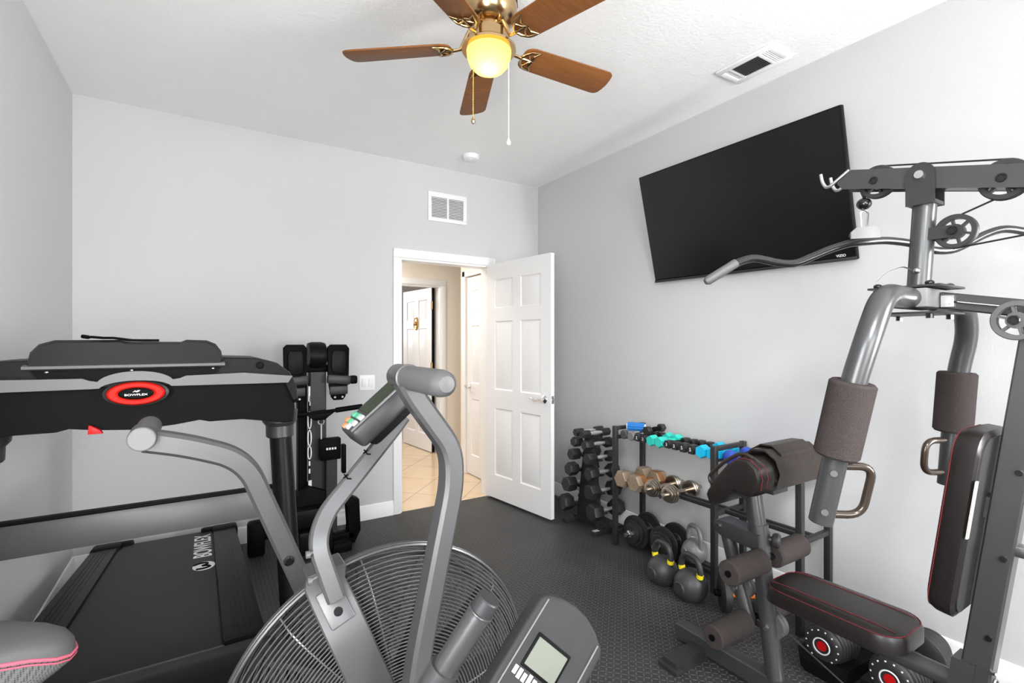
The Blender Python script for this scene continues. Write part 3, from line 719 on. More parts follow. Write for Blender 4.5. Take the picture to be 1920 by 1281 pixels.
for i in range(4): lb.box((rx + .042 + i * .017, ry - .107, .675), (.011, .002, .014))
part('holder_mark', lb, 'white', rw)
part('holder_arm', B().rtube([(rx + .075, ry - .06, .12), (rx + .075, ry - .06, .62)], .07, .05, (1, 0, 0)), 'dgrey', rw)
part('flywheel_housing', B().prism([(-.20, .30), (-.06, .42), (.08, .36), (.10, .08), (-.16, .05), (-.22, .12)], (rx, ry + .09, .02), (1, 0, 0), (0, 0, 1), .16, .015), 'black', rw)
part('damper_box', B().bx(rx - .17, rx + .06, ry - .16, ry + .02, .20, .32, .02).bx(rx - .14, rx + .07, ry - .17, ry + .0, .03, .185, .025), 'satin', rw)
part('stabilizer', B().prism([(.16, .35), (.27, .29), (.28, .08), (.24, .0), (.19, .0), (.21, .12), (.20, .26), (.12, .33)], (rx, ry + .06, .0), (1, 0, 0), (0, 0, 1), .09, .01).bx(rx + .06, rx + .24, ry - .03, ry + .05, .03, .08, .01), 'black', rw)
part('front_foot', B().bx(rx - .40, rx - .30, ry + .06, ry + .15, .0, .22, .02).bx(rx - .36, rx - .1, ry + .07, ry + .13, .10, .15, .008), 'black', rw)
part('transport_foot', B().bx(rx + .07, rx + .19, ry - .15, ry - .06, 0, .06, .01), 'black', rw)

# ------------------------------------------------------------------ air bike
ab = thing('air_bike', 'grey fan bike with wire cage and two swinging arms', 'exercise bike', (.37, 1.12, 0))
AX, AY, AZ, AR = .368, 1.12, .538, .356


def dome(r):          # half thickness of the cage at radius r
    return .085 * math.sqrt(max(0.0, 1 - (r / AR) ** 4)) if r < AR else 0


for sg in (-1, 1):
    g = B()
    r = .075
    while r < AR - .006:
        g.torus((AX, AY + sg * (dome(r) + .006), AZ), (0, 1, 0), r, .0016, 80, 5); r += .0074
    for k in range(12):
        a = 2 * PI * k / 12 + .2
        g.tube([(AX + math.cos(a) * q, AY + sg * (dome(q) + .004), AZ + math.sin(a) * q) for q in [.06 + (AR - .06) * i / 12 for i in range(13)]], .0022, 5)
    part('wire_guard', g, 'wire', ab)
part('cage_rim', B().torus((AX, AY - .008, AZ), (0, 1, 0), AR, .005, 96, 8).torus((AX, AY + .008, AZ), (0, 1, 0), AR, .005, 96, 8).torus((AX, AY, AZ), (0, 1, 0), AR + .002, .004, 96, 8), 'gun', ab)
fb = B()
for k in range(10):
    a = 2 * PI * k / 10 + .35; d = V(math.cos(a), 0, math.sin(a)); t_ = V(-d.z, 0, d.x)
    fb.loft([[V(AX, AY, AZ) + d * q + t_ * (.006 * sx) + V(0, yy, 0) + t_ * .1 * (q / AR) ** 2 for sx, yy in ((-1, -.05), (1, -.05), (1.0, .05), (-1.0, .05))] for q in (.06, .13, .2, .27, .315)])
fb.cyl((AX, AY - .055, AZ), (AX, AY + .055, AZ), .065, 28).torus((AX, AY - .05, AZ), (0, 1, 0), .315, .004, 64, 6).torus((AX, AY + .05, AZ), (0, 1, 0), .315, .004, 64, 6)
part('fan_rotor', fb, 'blackm', ab)
part('hub_cap', B().lathe([(.075, 0), (.075, .02), (.06, .032), (.001, .034)], (AX, AY - .085, AZ), (0, -1, 0)), 'black', ab)
# the strap frame that wraps over the cage from the hub on both sides
th = rad(113); d = V(math.cos(th), 0, math.sin(th)); tn = V(-d.z, 0, d.x)
path = []
for q in (.03, .10, .17, .24, .30, .335, .356): path.append(V(AX - .018 + .03 * (q - .2), AY - dome(q) - .022 if q < .35 else AY - .045, AZ) + d * q)
path.append(V(AX, AY - .03, AZ) + d * .374); path.append(V(AX, AY + .03, AZ) + d * .374)
for q in (.356, .30, .2, .10, .03): path.append(V(AX, AY + dome(q) + .022, AZ) + d * q)
part('cage_strap', B().rtube(path, .080, .012, tn, .003), 'bike', ab)
pc_ = V(AX, AY - .083, AZ) + d * .318
nn = V(0, -1, 0) * .86 + d * .5; nn.normalize(); e2 = nn.cross(tn).normalized()
pn = (V(0, -1, 0) * .87 + d * .49).normalized(); e2 = pn.cross(tn).normalized(); pc_ = V(AX - .014, AY - .084, AZ) + d * .322
mp = part('mast_plate', B().box(pc_, (.050, .075, .007), Matrix((tn, e2, pn)).transposed(), .003), 'bike', ab)
part('bolt', B().cyl(pc_ - e2 * 0 - d * .014 + pn * .002, pc_ - d * .014 + pn * .011, .009, 12), 'gloss', mp)
mast = fillet([(.228, 1.036, .850), (.195, 1.055, .96), (.215, 1.075, 1.01), (.375, 1.12, 1.165), (.40, 1.13, 1.19)], .06, 7)
ms = part('console_mast', B().rtube(mast, .036, .036, (0, 1, 0), .005), 'bike', ab)
for p in ((.178, 1.03, .90), (.176, 1.036, .95)): part('stud', B().tube([p, (p[0] + .03, p[1] + .015, p[2] + .004)], .004, 8).cyl((p[0] - .004, p[1], p[2]), (p[0] + .004, p[1], p[2]), .007, 10), 'mgrey', ms)
lm = B()
for q in ((.27, 1.075, 1.075), (.315, 1.09, 1.118)):
    lm.box((q[0] - .017, q[1] - .02, q[2] + .014), (.012, .002, .003), Matrix.Rotation(-.6, 3, 'Y')).box((q[0] - .017, q[1] - .02, q[2] + .014), (.003, .002, .012), Matrix.Rotation(-.6, 3, 'Y')).box((q[0] - .010, q[1] - .02, q[2] + .008), (.009, .002, .003), Matrix.Rotation(.2, 3, 'Y'))
part('size_marks', lm, 'black', ms)
# console: screen faces the rider (towards -x and up)
ex = V(.76, 0, .65).normalized()          # along the console, upwards
en = V(-.65, 0, .76).normalized()         # screen normal
ey = V(0, -1, 0)
co = V(.325, 1.12, 1.223)
RC = Matrix((ex, ey, en)).transposed()
cn = part('bike_console', B().box(co - en * .022, (.155, .105, .05), RC, .012, 3), 'dgrey', ab)
part('silver_edge', B().box(co + en * .0025 + ey * .047, (.145, .006, .005), RC, .001), 'silver', cn)
part('lcd_screen', B().box(co + en * .0035 + ex * .025, (.092, .075, .003), RC), 'lcd', cn)
kb = [('keyg', -.036, -.027), ('keyg', -.036, .005), ('keyw', -.036, .03), ('keyo', -.054, -.030), ('keyg', -.054, -.004), ('keyw', -.054, .026), ('keyo', -.068, -.012), ('keyw', -.066, .012)]
for m_, a, b_ in kb: part('key', B().box(co + ex * a + ey * b_ + en * .005, (.014, .021, .008), RC, .003), m_, cn)
part('console_clip', B().box(co - en * .058 - ex * .0, (.11, .05, .024), RC, .003), 'black', cn)
# arms
NY, FY_ = .955, 1.335
near = fillet([(.345, NY, .42), (.365, NY, .69), (.448, NY, 1.07), (.445, NY, 1.145), (.365, NY, 1.255), (.345, NY, 1.29)], .09, 8)
nr = part('swing_arm', B().rtube(near, .05, .042, (0, 1, 0), .007), 'bike', ab)
far = fillet([(.345, FY_, .42), (.24, FY_, .69), (.085, FY_, 1.09), (-.03, FY_, 1.135), (-.105, FY_, 1.155)], .085, 8)
fr_ = part('swing_arm', B().rtube(far, .05, .048, (0, 1, 0), .007), 'bike', ab)
gx, gz = .352, 1.297
part('grip', B().lathe([(.021, 0), (.0245, .004), (.0245, .18), (.022, .197), (.014, .206), (.001, .208)], (gx, .975, gz), (0, -1, 0)), 'mgrey', nr)
part('grip_collar', B().lathe([(.02, 0), (.026, .003), (.026, .055), (.0275, .058), (.0275, .066), (.024, .068)], (gx, 1.018, gz), (0, -1, 0)), 'bike', nr)
gx, gz = -.108, 1.165
part('grip', B().lathe([(.021, 0), (.0245, .004), (.0245, .13), (.022, .147), (.014, .156), (.001, .158)], (gx, 1.345, gz), (0, 1, 0)), 'mgrey', fr_)
part('grip_collar', B().lathe([(.0235, 0), (.026, .002), (.026, .055), (.0275, .06), (.024, .07)], (gx, 1.288, gz), (0, 1, 0)), 'bike', fr_)
part('end_disc', B().lathe([(.0245, 0), (.0245, .003), (.022, .005), (.001, .005)], (gx, 1.288, gz), (0, -1, 0)), 'bikelt', fr_)
part('bolt', B().lathe([(.012, 0), (.012, .004), (.008, .008), (.001, .008)], (.178, FY_ - .025, .835), (0, -1, 0), 16), 'gloss', fr_)
# lower frame, crank, seat post and saddle
fr = B()
fr.rtube([(-.30, AY, .10), (.85, AY, .10)], .05, .06, (0, 1, 0)).rtube([(.345, AY - .175, .42), (.345, AY - .175, .16), (.345, AY + .225, .16), (.345, AY + .225, .42)], .045, .045, (1, 0, 0))
fr.rtube([(AX, AY - .12, AZ), (.30, AY - .12, .13)], .03, .05, (1, 0, 0)).rtube([(AX, AY + .12, AZ), (.30, AY + .12, .13)], .03, .05, (1, 0, 0))
fr.rtube([(.10, AY, .12), (-.33, AY, .66)], .05, .05, (0, 1, 0)).rtube([(-.30, AY, .03), (-.30, AY, .12)], .05, .05, (0, 1, 0))
for x in (-.30, .85): fr.rtube([(x, AY - .26, .04), (x, AY + .26, .04)], .06, .08, (1, 0, 0))
fr.cyl((AX, AY - .13, AZ), (AX, AY + .13, AZ), .02, 16)
part('main_frame', fr, 'bike', ab)
part('crank', B().cyl((.12, AY - .16, .33), (.12, AY + .16, .33), .018, 14).rtube([(.12, AY - .16, .33), (.01, AY - .16, .26)], .02, .03, (0, 1, 0)).rtube([(.12, AY + .16, .33), (.24, AY + .16, .40)], .02, .03, (0, 1, 0)).rtube([(.12, AY, .33), (.12, AY, .12)], .05, .05, (0, 1, 0)), 'black', ab)
part('pedal', B().bx(-.035, .055, AY - .26, AY - .17, .25, .27, .005), 'black', ab)
part('pedal', B().bx(.205, .295, AY + .17, AY + .26, .39, .41, .005), 'black', ab)
part('seat_post', B().rtube([(-.33, AY + .01, .62), (-.36, AY + .01, .81)], .035, .035, (0, 1, 0)), 'steel', ab)
SC = 1.135; SZ = .012


def seat_sec(x, hw, z1, z0, upper):
    p = []
    for k in range(13):
        a = PI * k / 12
        if upper: p.append(V(x - .006, SC - hw * math.cos(a), z0 - SZ + (z1 - z0) * (math.sin(a) ** .55)))
        else: p.append(V(x - .006, SC - hw * math.cos(a) * (1 - .35 * math.sin(a)), z0 - SZ - (z1) * (math.sin(a) ** .5)))
    return p


xs = ((-.182, .006, .853, .846), (-.186, .020, .866, .846), (-.20, .036, .881, .853), (-.23, .050, .893, .868), (-.28, .066, .903, .882), (-.33, .088, .909, .889), (-.39, .115, .914, .894), (-.44, .125, .918, .896), (-.47, .11, .912, .894), (-.48, .06, .90, .89))
part('saddle_top', B().loft([seat_sec(x, hw, z1, z0, True) for x, hw, z1, z0 in xs]), 'seatg', ab, 'smooth grey saddle top')
part('saddle_side', B().loft([seat_sec(x - .001, hw - .001, min(.085, .012 + abs(x + .182) * 1.2), z0 + .001, False) for x, hw, z1, z0 in xs]), 'meshf', ab, 'grey mesh saddle side')
pp = [V(x - .006, SC - hw - .0005, z0 - SZ) for x, hw, z1, z0 in reversed(xs)] + [V(-.187, SC, .846 - SZ)] + [V(x - .006, SC + hw + .0005, z0 - SZ) for x, hw, z1, z0 in xs]
part('saddle_piping', B().tube(pp, .0028, 8).tube([p - V(0, 0, .007) for p in pp], .0016, 6), 'pink', ab, 'pink saddle piping')

# ------------------------------------------------------------------ second exercise bike at the front edge
cR, cU, cF = V(.847, -.531, 0), V(0, 0, 1), V(.531, .847, 0)
eb = thing('upright_bike', 'grey exercise bike console and capped handle post in the foreground', 'exercise bike', (.34, .62, 0))
t0, t1 = V(.355, .627, .996), V(.290, .668, .876); ax = (t0 - t1).normalized()
hp = part('handle_post', B().cyl(t1 - ax * .01, t0 - ax * .022, .0185, 28).torus(t0 - ax * .024, ax, .0185, .002, 28, 8), 'gun', eb)
part('post_cap', B().lathe([(.0175, -.024), (.0180, -.002), (.0165, 0), (.001, 0)], t0, ax, 28), 'dgrey', hp)
part('post_sleeve', B().tube(fillet([t1 + ax * .022 - cF * 0, t1 - ax * .03, t1 - ax * .05 - V(0, 0, .16), (.29, .64, .45)], .05, 6), .0235, 20), 'gun', eb)
e1 = (cR * .775 - cU * .632).normalized(); e2 = (cR * .632 + cU * .775 + cF * .42).normalized(); e1 = (e1 - e2 * e1.dot(e2)).normalized(); e3 = e1.cross(e2)
k_ = .00080; tg = 1.08
co2 = V(0, 0, 1.37) + (cF + cR * (65 / 925) - cU * (599.5 / 925)) * .745
RP = Matrix((e1, e2, e3)).transposed()
pol = [(-72, -150), (90, -150), (90, 62), (84, 72), (60, 88), (30, 99), (0, 103), (-30, 99), (-55, 91), (-66, 84), (-72, 76)]
cs = part('console_body', B().prism([(x * k_, y * k_ * tg) for x, y in pol], co2 - e3 * .045, e1, e2, .045, .006, 3), 'console', eb)
part('console_ridge', B().box(co2 + e1 * (-58 * k_) + e2 * (-30 * k_) + e3 * .0005, (.0028, .19, .003), RP, .001).box(co2 + e1 * (72 * k_) + e2 * (-40 * k_) + e3 * .0005, (.0028, .19, .003), RP, .001), 'silver', cs)
part('lcd_bezel', B().box(co2 + e1 * (-2 * k_) + e3 * .0008, (78 * k_, 60 * k_ * tg, .003), RP, .004), 'black', cs)
part('lcd_screen', B().box(co2 + e1 * (-2 * k_) + e3 * .0018, (68 * k_, 49 * k_ * tg, .003), RP, .001), 'lcd2', cs)
mk = B()
for i in range(8): mk.box(co2 + e1 * ((-44 + i * 11) * k_) + e2 * (-43 * k_ - .001 * (i % 3)) + e3 * .0008, (.0062, .012 + .002 * (i % 2), .001), RP, .0008)
part('printed_marks', mk, 'white', cs)
cb2 = co2 - e2 * .09 - e3 * .03
part('console_stem', B().tube([cb2 + e2 * .03, cb2 - V(0, 0, .1), (.36, .56, .5)], .02, 16), 'black', eb)
part('lower_frame', B().rtube([(.30, .62, .0), (.30, .62, .55)], .07, .07, (1, 0, 0)).rtube([(.36, .58, .52), (.29, .64, .46)], .06, .06, (0, 0, 1)).rtube([(.05, .62, .025), (.62, .62, .025)], .06, .05, (0, 1, 0)), 'blackm', eb)

# ------------------------------------------------------------------ multi gym
GX = 1.87
gy = thing('home_gym', 'grey multi-gym with red-stitched black seat, press arms and pulleys', 'home gym', (GX, .9, 0))
bf = B().rtube([(GX, 1.52, .045), (GX, .15, .045)], .06, .07, (1, 0, 0), .005)
part('base_beam', bf, 'gun', gy)
part('front_stabilizer', B().loft([[V(GX + sx, yy, zz_) for sx, zz_ in ((-.22, 0), (-.22, .04), (.22, .04), (.22, 0))] for yy in (1.36, 1.43)]).bx(GX - .235, GX - .17, 1.345, 1.445, 0, .02, .004), 'dgrey', gy)
part('rear_stabilizer', B().rtube([(GX - .35, .18, .03), (GX + .35, .18, .03)], .06, .06, (0, 1, 0)), 'gun', gy)
mpz = lambda z: .49 - (z - .39) * .128
post = part('main_post', B().rtube([(GX, mpz(.06), .06), (GX, mpz(1.86), 1.86)], .06, .066, (1, 0, 0), .005), 'gun', gy)
for z in (.55, .78, 1.02): part('bolt', B().cyl((GX - .03, mpz(z) - .015, z), (GX - .037, mpz(z) - .015, z), .008, 10), 'gloss', post)
part('pull_pin', B().torus((GX - .045, mpz(.45) - .045, .43), (0, 1, 0), .02, .003, 18, 6).tube([(GX - .02, mpz(.45) - .03, .45), (GX - .055, mpz(.45) - .05, .47)], .004, 8), 'steel', post)
part('cable_clip', B().bx(GX - .02, GX + .02, mpz(.8) - .10, mpz(.8) - .03, .79, .82, .004), 'steel', post)
part('seat_socket', B().loft([[V(GX + .036 * sx, mpz(z) + yy, z) for sx, yy in ((-1, .0), (1, .0), (1, .052), (-1, .052))] for z in (.30, .455, .46)]), 'gun', post)
# leg developer
lp = part('front_post', B().tube([(GX, 1.072, .07), (GX, 1.13, .55), (GX, 1.17, .80)], .0335, 24), 'gun', gy)
part('pivot_clamp', B().prism([(-.01, -.05), (.16, -.035), (.185, -.02), (.195, .0), (.185, .02), (.16, .03), (-.01, .015)], (GX - .042, 1.125, .60), (0, 1, -.02), (0, .05, 1), .084, .004), 'dgrey', gy)
part('pivot_bolt', B().cyl((GX - .052, 1.29, .60), (GX + .052, 1.29, .60), .011, 14), 'chrome', gy)
part('adjust_knob', B().lathe([(.012, 0), (.012, .012), (.024, .016), (.028, .024), (.028, .036), (.022, .042), (.001, .044)], (GX + .01, 1.105, .595), (.45, -1, 0), 20), 'dgrey', gy)
part('post_sleeve', B().tube([(GX, 1.129, .545), (GX, 1.142, .645)], .0375, 24), 'gun', gy)
la = part('leg_lift_arm', B().tube([(GX, 1.285, .60), (GX, 1.235, .42), (GX, 1.178, .24)], .028, 20), 'gun', gy)


def foam(b, x0, x1, y, z, r):
    s_ = 1 if x1 > x0 else -1
    return b.lathe([(.014, 0), (r - .006, 0), (r, .006), (r, abs(x1 - x0) - .006), (r - .006, abs(x1 - x0)), (.014, abs(x1 - x0))], (x0, y, z), (s_, 0, 0), 28)


for x0, x1 in ((1.625, 1.832), (1.908, 2.115)):
    part('thigh_roller', foam(B(), x0, x1, 1.105, .522, .046), 'foam', gy, 'brown-black foam roller')
    part('ankle_roller', foam(B(), x0, x1, 1.172, .255, .046), 'foam', gy, 'brown-black foam roller')
part('roller_bar', B().cyl((1.62, 1.105, .522), (2.12, 1.105, .522), .012, 14), 'black', gy)
part('roller_bar', B().cyl((1.62, 1.172, .255), (2.12, 1.172, .255), .012, 14), 'black', gy)


def wheel(c, axis, r, w, spokes=False):
    ax = Vector(axis).normalized(); b = B(); cv_ = Vector(c)
    if spokes:
        b.lathe([(r * .74, -w / 2), (r * .96, -w / 2), (r, -w * .4), (r * .93, 0), (r, w * .4), (r * .96, w / 2), (r * .74, w / 2), (r * .74, -w / 2)], c, ax, 36, False)
        b.lathe([(r * .42, -w / 2), (r * .42, w / 2), (r * .12, w / 2), (r * .12, -w / 2), (r * .42, -w / 2)], c, ax, 24, False)
        u, v = b._frame(ax)
        for k in range(6):
            a = PI * k / 3 + .3; d_ = u * math.cos(a) + v * math.sin(a); t_ = ax.cross(d_)
            b.box(cv_ + d_ * r * .58, (r * .36, r * .12, w * .7), Matrix((d_, t_, ax)).transposed())
    else:
        b.lathe([(.005, -w / 2), (r, -w / 2), (r, -w * .4), (r * .88, 0), (r, w * .4), (r, w / 2), (.005, w / 2)], c, ax, 36)
    return b


def pulley(c, axis, r, w, m='dgrey', spokes=True, bolt='gloss'):
    p = part('pulley', wheel(c, axis, r, w, spokes), m, gy)
    ax = Vector(axis).normalized()
    part('axle_bolt', B().cyl(Vector(c) - ax * (w / 2 + .024), Vector(c) + ax * (w / 2 + .024), .008, 12).torus(Vector(c) - ax * (w / 2 + .023), ax, .0095, .003, 20, 6), bolt, p)
    return p


for yy_, zz_ in ((1.222, .362), (1.088, .268)):
    pw = B().lathe([(.005, -.020), (.047, -.020), (.047, -.016), (.040, -.010), (.047, -.004), (.047, .004), (.040, .010), (.047, .016), (.047, .020), (.005, .020)], (GX + .014, yy_ - .004, zz_), (1, 0, 0), 36)
    p_ = part('pulley', pw, 'mgrey', gy)
    part('axle_bolt', B().cyl((GX - .042, yy_, zz_), (GX - .02, yy_, zz_), .009, 12), 'chrome', p_)
part('low_cable', B().tube([(GX + .045, 1.04, .24), (GX + .045, .75, .12), (GX + .045, .45, .10)], .003, 6).tube([(GX + .03, 1.222, .30), (GX + .035, 1.16, .24), (GX + .035, 1.09, .215)], .003, 6), 'rope', gy)


def pad(name, secs, m='leather'):
    return part(name, B().loft(secs), m, gy)


# preacher curl pad: rounded top roll with a slope falling away to the front
sec = [(1.005, .845), (.998, .885), (1.012, .922), (1.045, .946), (1.085, .945), (1.12, .92), (1.165, .865), (1.215, .795), (1.222, .775), (1.208, .742), (1.19, .742), (1.14, .785), (1.10, .825), (1.075, .82), (1.045, .812), (1.02, .822)]
cy_, cz_ = 1.11, .85
f2 = lambda x, q: [V(x, cy_ + (y - cy_) * q, cz_ + (z - cz_) * q) for y, z in sec]
cp = pad('curl_pad', [f2(1.645, .80), f2(1.648, .92), f2(1.662, 1.0), f2(2.105, 1.0), f2(2.118, .92), f2(2.121, .8)])
for x in (1.663, 2.10):
    part('stitching', B().tube([V(x, cy_ + (y - cy_) * 1.004, cz_ + (z - cz_) * 1.004) for y, z in sec[:9]], .0015, 6), 'stitch', cp)
    part('stitching', B().tube([V(x + (.035 if x < 1.9 else -.035), cy_ + (y - cy_) * 1.004, cz_ + (z - cz_) * 1.004) for y, z in sec[:9]], .0015, 6), 'stitch', cp)
part('pad_bracket', B().bx(GX - .05, GX + .05, 1.05, 1.16, .79, .812, .003).rtube([(GX - .17, 1.10, .80), (GX + .17, 1.10, .80)], .03, .02, (0, 1, 0)), 'blackm', gy)


def rrect(cx, cz, w, h, r, n=5):
    p = []
    for sx, sz, a0 in ((1, 1, 0), (-1, 1, 90), (-1, -1, 180), (1, -1, 270)):
        for i in range(n + 1):
            a = rad(a0 + 90 * i / n); p.append((cx + sx * (w / 2 - r) + r * math.cos(a), cz + sz * (h / 2 - r) + r * math.sin(a)))
    return p


def cushion(name, prof, fmap, thick, rnd=.022):
    """pad with plan outline prof (2D) and rounded rim; fmap maps (u, v, w) to world"""
    rings = []
    cx = sum(p[0] for p in prof) / len(prof); cy = sum(p[1] for p in prof) / len(prof)
    def ins(d):
        out = []
        for (x, y) in prof:
            L = math.hypot(x - cx, y - cy); out.append((cx + (x - cx) * (L - d) / L, cy + (y - cy) * (L - d) / L))
        return out
    for d, w in ((.012, 0), (0, .006), (0, thick - rnd), (rnd * .3, thick - rnd * .35), (rnd, thick), (rnd * 2.2, thick + .003), (rnd * 4, thick + .005)):
        rings.append([fmap(x, y, w) for x, y in ins(d)])
    o = pad(name, rings)
    rg = [fmap(x, y, w) for x, y in ins(rnd * .35) for w in (thick - rnd * .25,)]
    part('stitching', B().tube(rg, .0013, 6, closed=True), 'stitch', o)
    hx = max(p[0] for p in prof) - cx; hy = max(p[1] for p in prof) - cy
    for q in (-1, 1):
        part('stitching', B().tube([fmap(cx + q * hx * .62, cy + hy * t, thick + (.0052 if abs(t) < .8 else .0015)) for t in (-.88, -.7, -.3, .3, .7, .88)], .0012, 6), 'stitch', o)
    return o


so = cushion('seat', rrect(GX, .845, .245, .435, .075, 8), lambda x, y, w: V(x, y, .413 + w), .064)
part('seat_board', B().bx(GX - .09, GX + .09, .67, 1.02, .400, .4128, .003), 'blackm', so)
part('seat_beam', B().cyl((GX, 1.10, .385), (GX, .52, .375), .028, 22), 'gun', gy)
bw = V(0, -.128, 1).normalized(); bn = V(0, 1, .128).normalized(); b0 = V(GX, mpz(.86) + .033 + .012, .86)
bo2 = cushion('backrest', rrect(0, 0, .265, .535, .06), lambda x, y, w: b0 + V(1, 0, 0) * x + bw * y + bn * w, .062)
part('backing_fabric', B().prism(rrect(0, 0, .235, .50, .05), b0 - bn * .004, (1, 0, 0), bw, -.006), 'blackm', bo2)
part('care_label', B().prism([(-.1, -.02), (-.085, -.02), (-.085, .14), (-.1, .14)], b0 - V(.037, 0, 0) - bn * .002, (1, 0, 0), bw, .004), 'paper', bo2)
part('backrest_mount', B().box(b0 - bn * .007 + bw * .05, (.05, .06, .012), Matrix((V(1, 0, 0), bw, bn)).transposed()), 'blackm', gy)
# upper works
ut = part('upper_post', B().cyl((GX, .622, 1.535), (GX, .606, 1.80), .030, 28), 'gun', gy)
part('hitch_pin', B().tube(fillet([(GX - .036, .625, 1.585), (GX - .06, .64, 1.60), (GX - .10, .67, 1.585), (GX - .115, .69, 1.555)], .03, 5), .0022, 6).sphere((GX - .036, .615, 1.585), .009, (1, 1, 1), 10, 6), 'steel', ut)
bk = part('press_bracket', B().bx(GX - .10, GX + .10, .54, .72, 1.530, 1.536).bx(GX - .10, GX + .10, .54, .72, 1.452, 1.458), 'blackm', gy)
for x in (-.078, .078):
    for y in (.57, .70):
        part('bolt', B().cyl((GX + x, y, 1.438), (GX + x, y, 1.452), .010, 6).sphere((GX + x, y, 1.541), .012, (1, 1, .7), 12, 8), 'gloss', bk)
part('pivot_block', B().bx(GX - .115, GX + .115, .565, .655, 1.470, 1.525, .004), 'plate', gy)
beam0, beam1 = V(GX, .835, 1.921), V(GX, .20, 1.762)
bd = (beam0 - beam1).normalized(); bu = V(0, -bd.z, bd.y)
tbm = part('top_beam', B().prism([(-.0, .0), (.635, 0), (.655, .018), (.65, .045), (.62, .062), (0, .062)], beam1 + V(-.003, 0, 0) - bu * .03 + V(-.03, 0, 0), bd, bu, .004).prism([(-.0, .0), (.635, 0), (.655, .018), (.65, .045), (.62, .062), (0, .062)], beam1 - bu * .03 + V(.03, 0, 0), bd, bu, .004)
           .box(beam1 + bd * .30, (.06, .17, .058), Matrix((V(1, 0, 0), bd, bu)).transposed()).box(beam1 + bd * .03, (.06, .10, .058), Matrix((V(1, 0, 0), bd, bu)).transposed()), 'gun', gy)
pb = B()
for x in (-.041, .037):
    pb.prism([(-.036, -.07)] + [(.036, -.07), (.036, .02)] + [(.036 * math.cos(rad(a)), .02 + .036 * math.sin(rad(a))) for a in range(15, 180, 15)] + [(-.036, .02)], (GX + x, .606, 1.853), (0, 1, 0), (0, 0, 1), -.004 if x > 0 else .004)
pb.bx(GX - .0365, GX + .0365, .571, .641, 1.784, 1.794)
part('clevis', pb, 'dgrey', gy)
part('clevis_bolt', B().cyl((GX - .05, .606, 1.872), (GX + .05, .606, 1.872), .012, 14), 'chrome', gy)
pulley(beam1 + bd * .545 - bu * .004, (1, 0, 0), .053, .022)
pulley(beam1 + bd * .235 - bu * .004, (1, 0, 0), .056, .022)
pulley((GX, .533, 1.692), (1, 0, 0), .05, .022)
pulley((GX - .075, .388, 1.425), (1, 0, 0), .052, .022, 'mgrey')
part('pulley_arm', B().prism([(0, -.018), (.085, -.018), (.085, .018), (0, .018)], (GX - .018, .53, 1.692), (0, 1, .02), (0, 0, 1), -.004).prism([(0, -.018), (.085, -.018), (.085, .018), (0, .018)], (GX + .018, .53, 1.692), (0, 1, .02), (0, 0, 1), .004), 'dgrey', gy)
lb0, lb1 = V(GX, .565, 1.493), V(GX, .36, 1.452)
part('press_link', B().rtube([lb0, lb1], .045, .048, (1, 0, 0), .004), 'gun', gy)
part('link_hook', B().box((GX - .026, .545, 1.488), (.004, .03, .034)).cyl((GX - .024, .543, 1.487), (GX - .034, .543, 1.487), .008, 12).tube([(GX - .026, .53, 1.485), (GX - .03, .505, 1.480), (GX - .03, .40, 1.46)], .003, 6), 'chrome', gy)
top = beam1 + bu * .050
part('high_cable', B().tube([beam1 + bd * .545 + bu * .047, beam1 + bd * .235 + bu * .051], .0028, 6).tube([beam1 + bd * .245 - bu * .058, (GX, .52, 1.740)], .0028, 6).tube([(GX, .54, 1.643), (GX - .004, .30, 1.664)], .0028, 6)
     .tube([beam1 + bd * .593 + bu * .0, (GX, beam1.y + bd.y * .597, 1.87), (GX, .77, 1.845)], .0028, 6), 'rope', gy)
for x in (-.034, .034):
    part('beam_hook', B().tube(fillet([(GX + x, .80, 1.945), (GX + x, .845, 1.915), (GX + x, .87, 1.90), (GX + x, .885, 1.925), (GX + x, .89, 1.955)], .02, 5), .0055, 8), 'steel', gy)
# press arms with foam sleeves and looped handles
for sg in (-1, 1):
    xa = GX + sg * .385; bx_ = GX + sg * .10
    yb = .72 if sg < 0 else .665
    pth = fillet([(bx_ - sg * .03, .61, 1.497), (GX + sg * .30, .60, 1.50), (xa - sg * .02, .605, 1.40), (xa, .64, 1.25), (xa + sg * .0, yb, .86)], .10, 8)
    arm = part('press_arm', B().tube(pth, .031, 24), 'gun', gy)
    A_, Z_ = V(xa - sg * .001, .64, 1.25), V(xa, yb, .86); dr = (Z_ - A_).normalized()
    part('foam_sleeve', B().lathe([(.032, 0), (.05, 0), (.056, .006), (.056, .205), (.05, .212), (.032, .212)], A_ - dr * .012, dr, 30), 'foam', arm, 'brown-black foam sleeve')
    h0 = A_ + dr * .23; h1 = A_ + dr * (.375 if sg < 0 else .345)
    od = V(.72, -.55, 0).normalized() if sg < 0 else V(-.88, .40, 0).normalized()
    part('loop_handle', B().tube(fillet([h0 + od * .02, h0 + od * .105, h1 + od * .105, h1 + od * .02], .04, 6), .011, 14), 'bronze', arm)
    sd_ = V(-.85, -.5, 0).normalized()
    for q in ((.245, .36) if sg < 0 else ()):
        part('bolt', B().cyl(A_ + dr * q + sd_ * .028, A_ + dr * q + sd_ * .036, .009, 12), 'mgrey', arm)
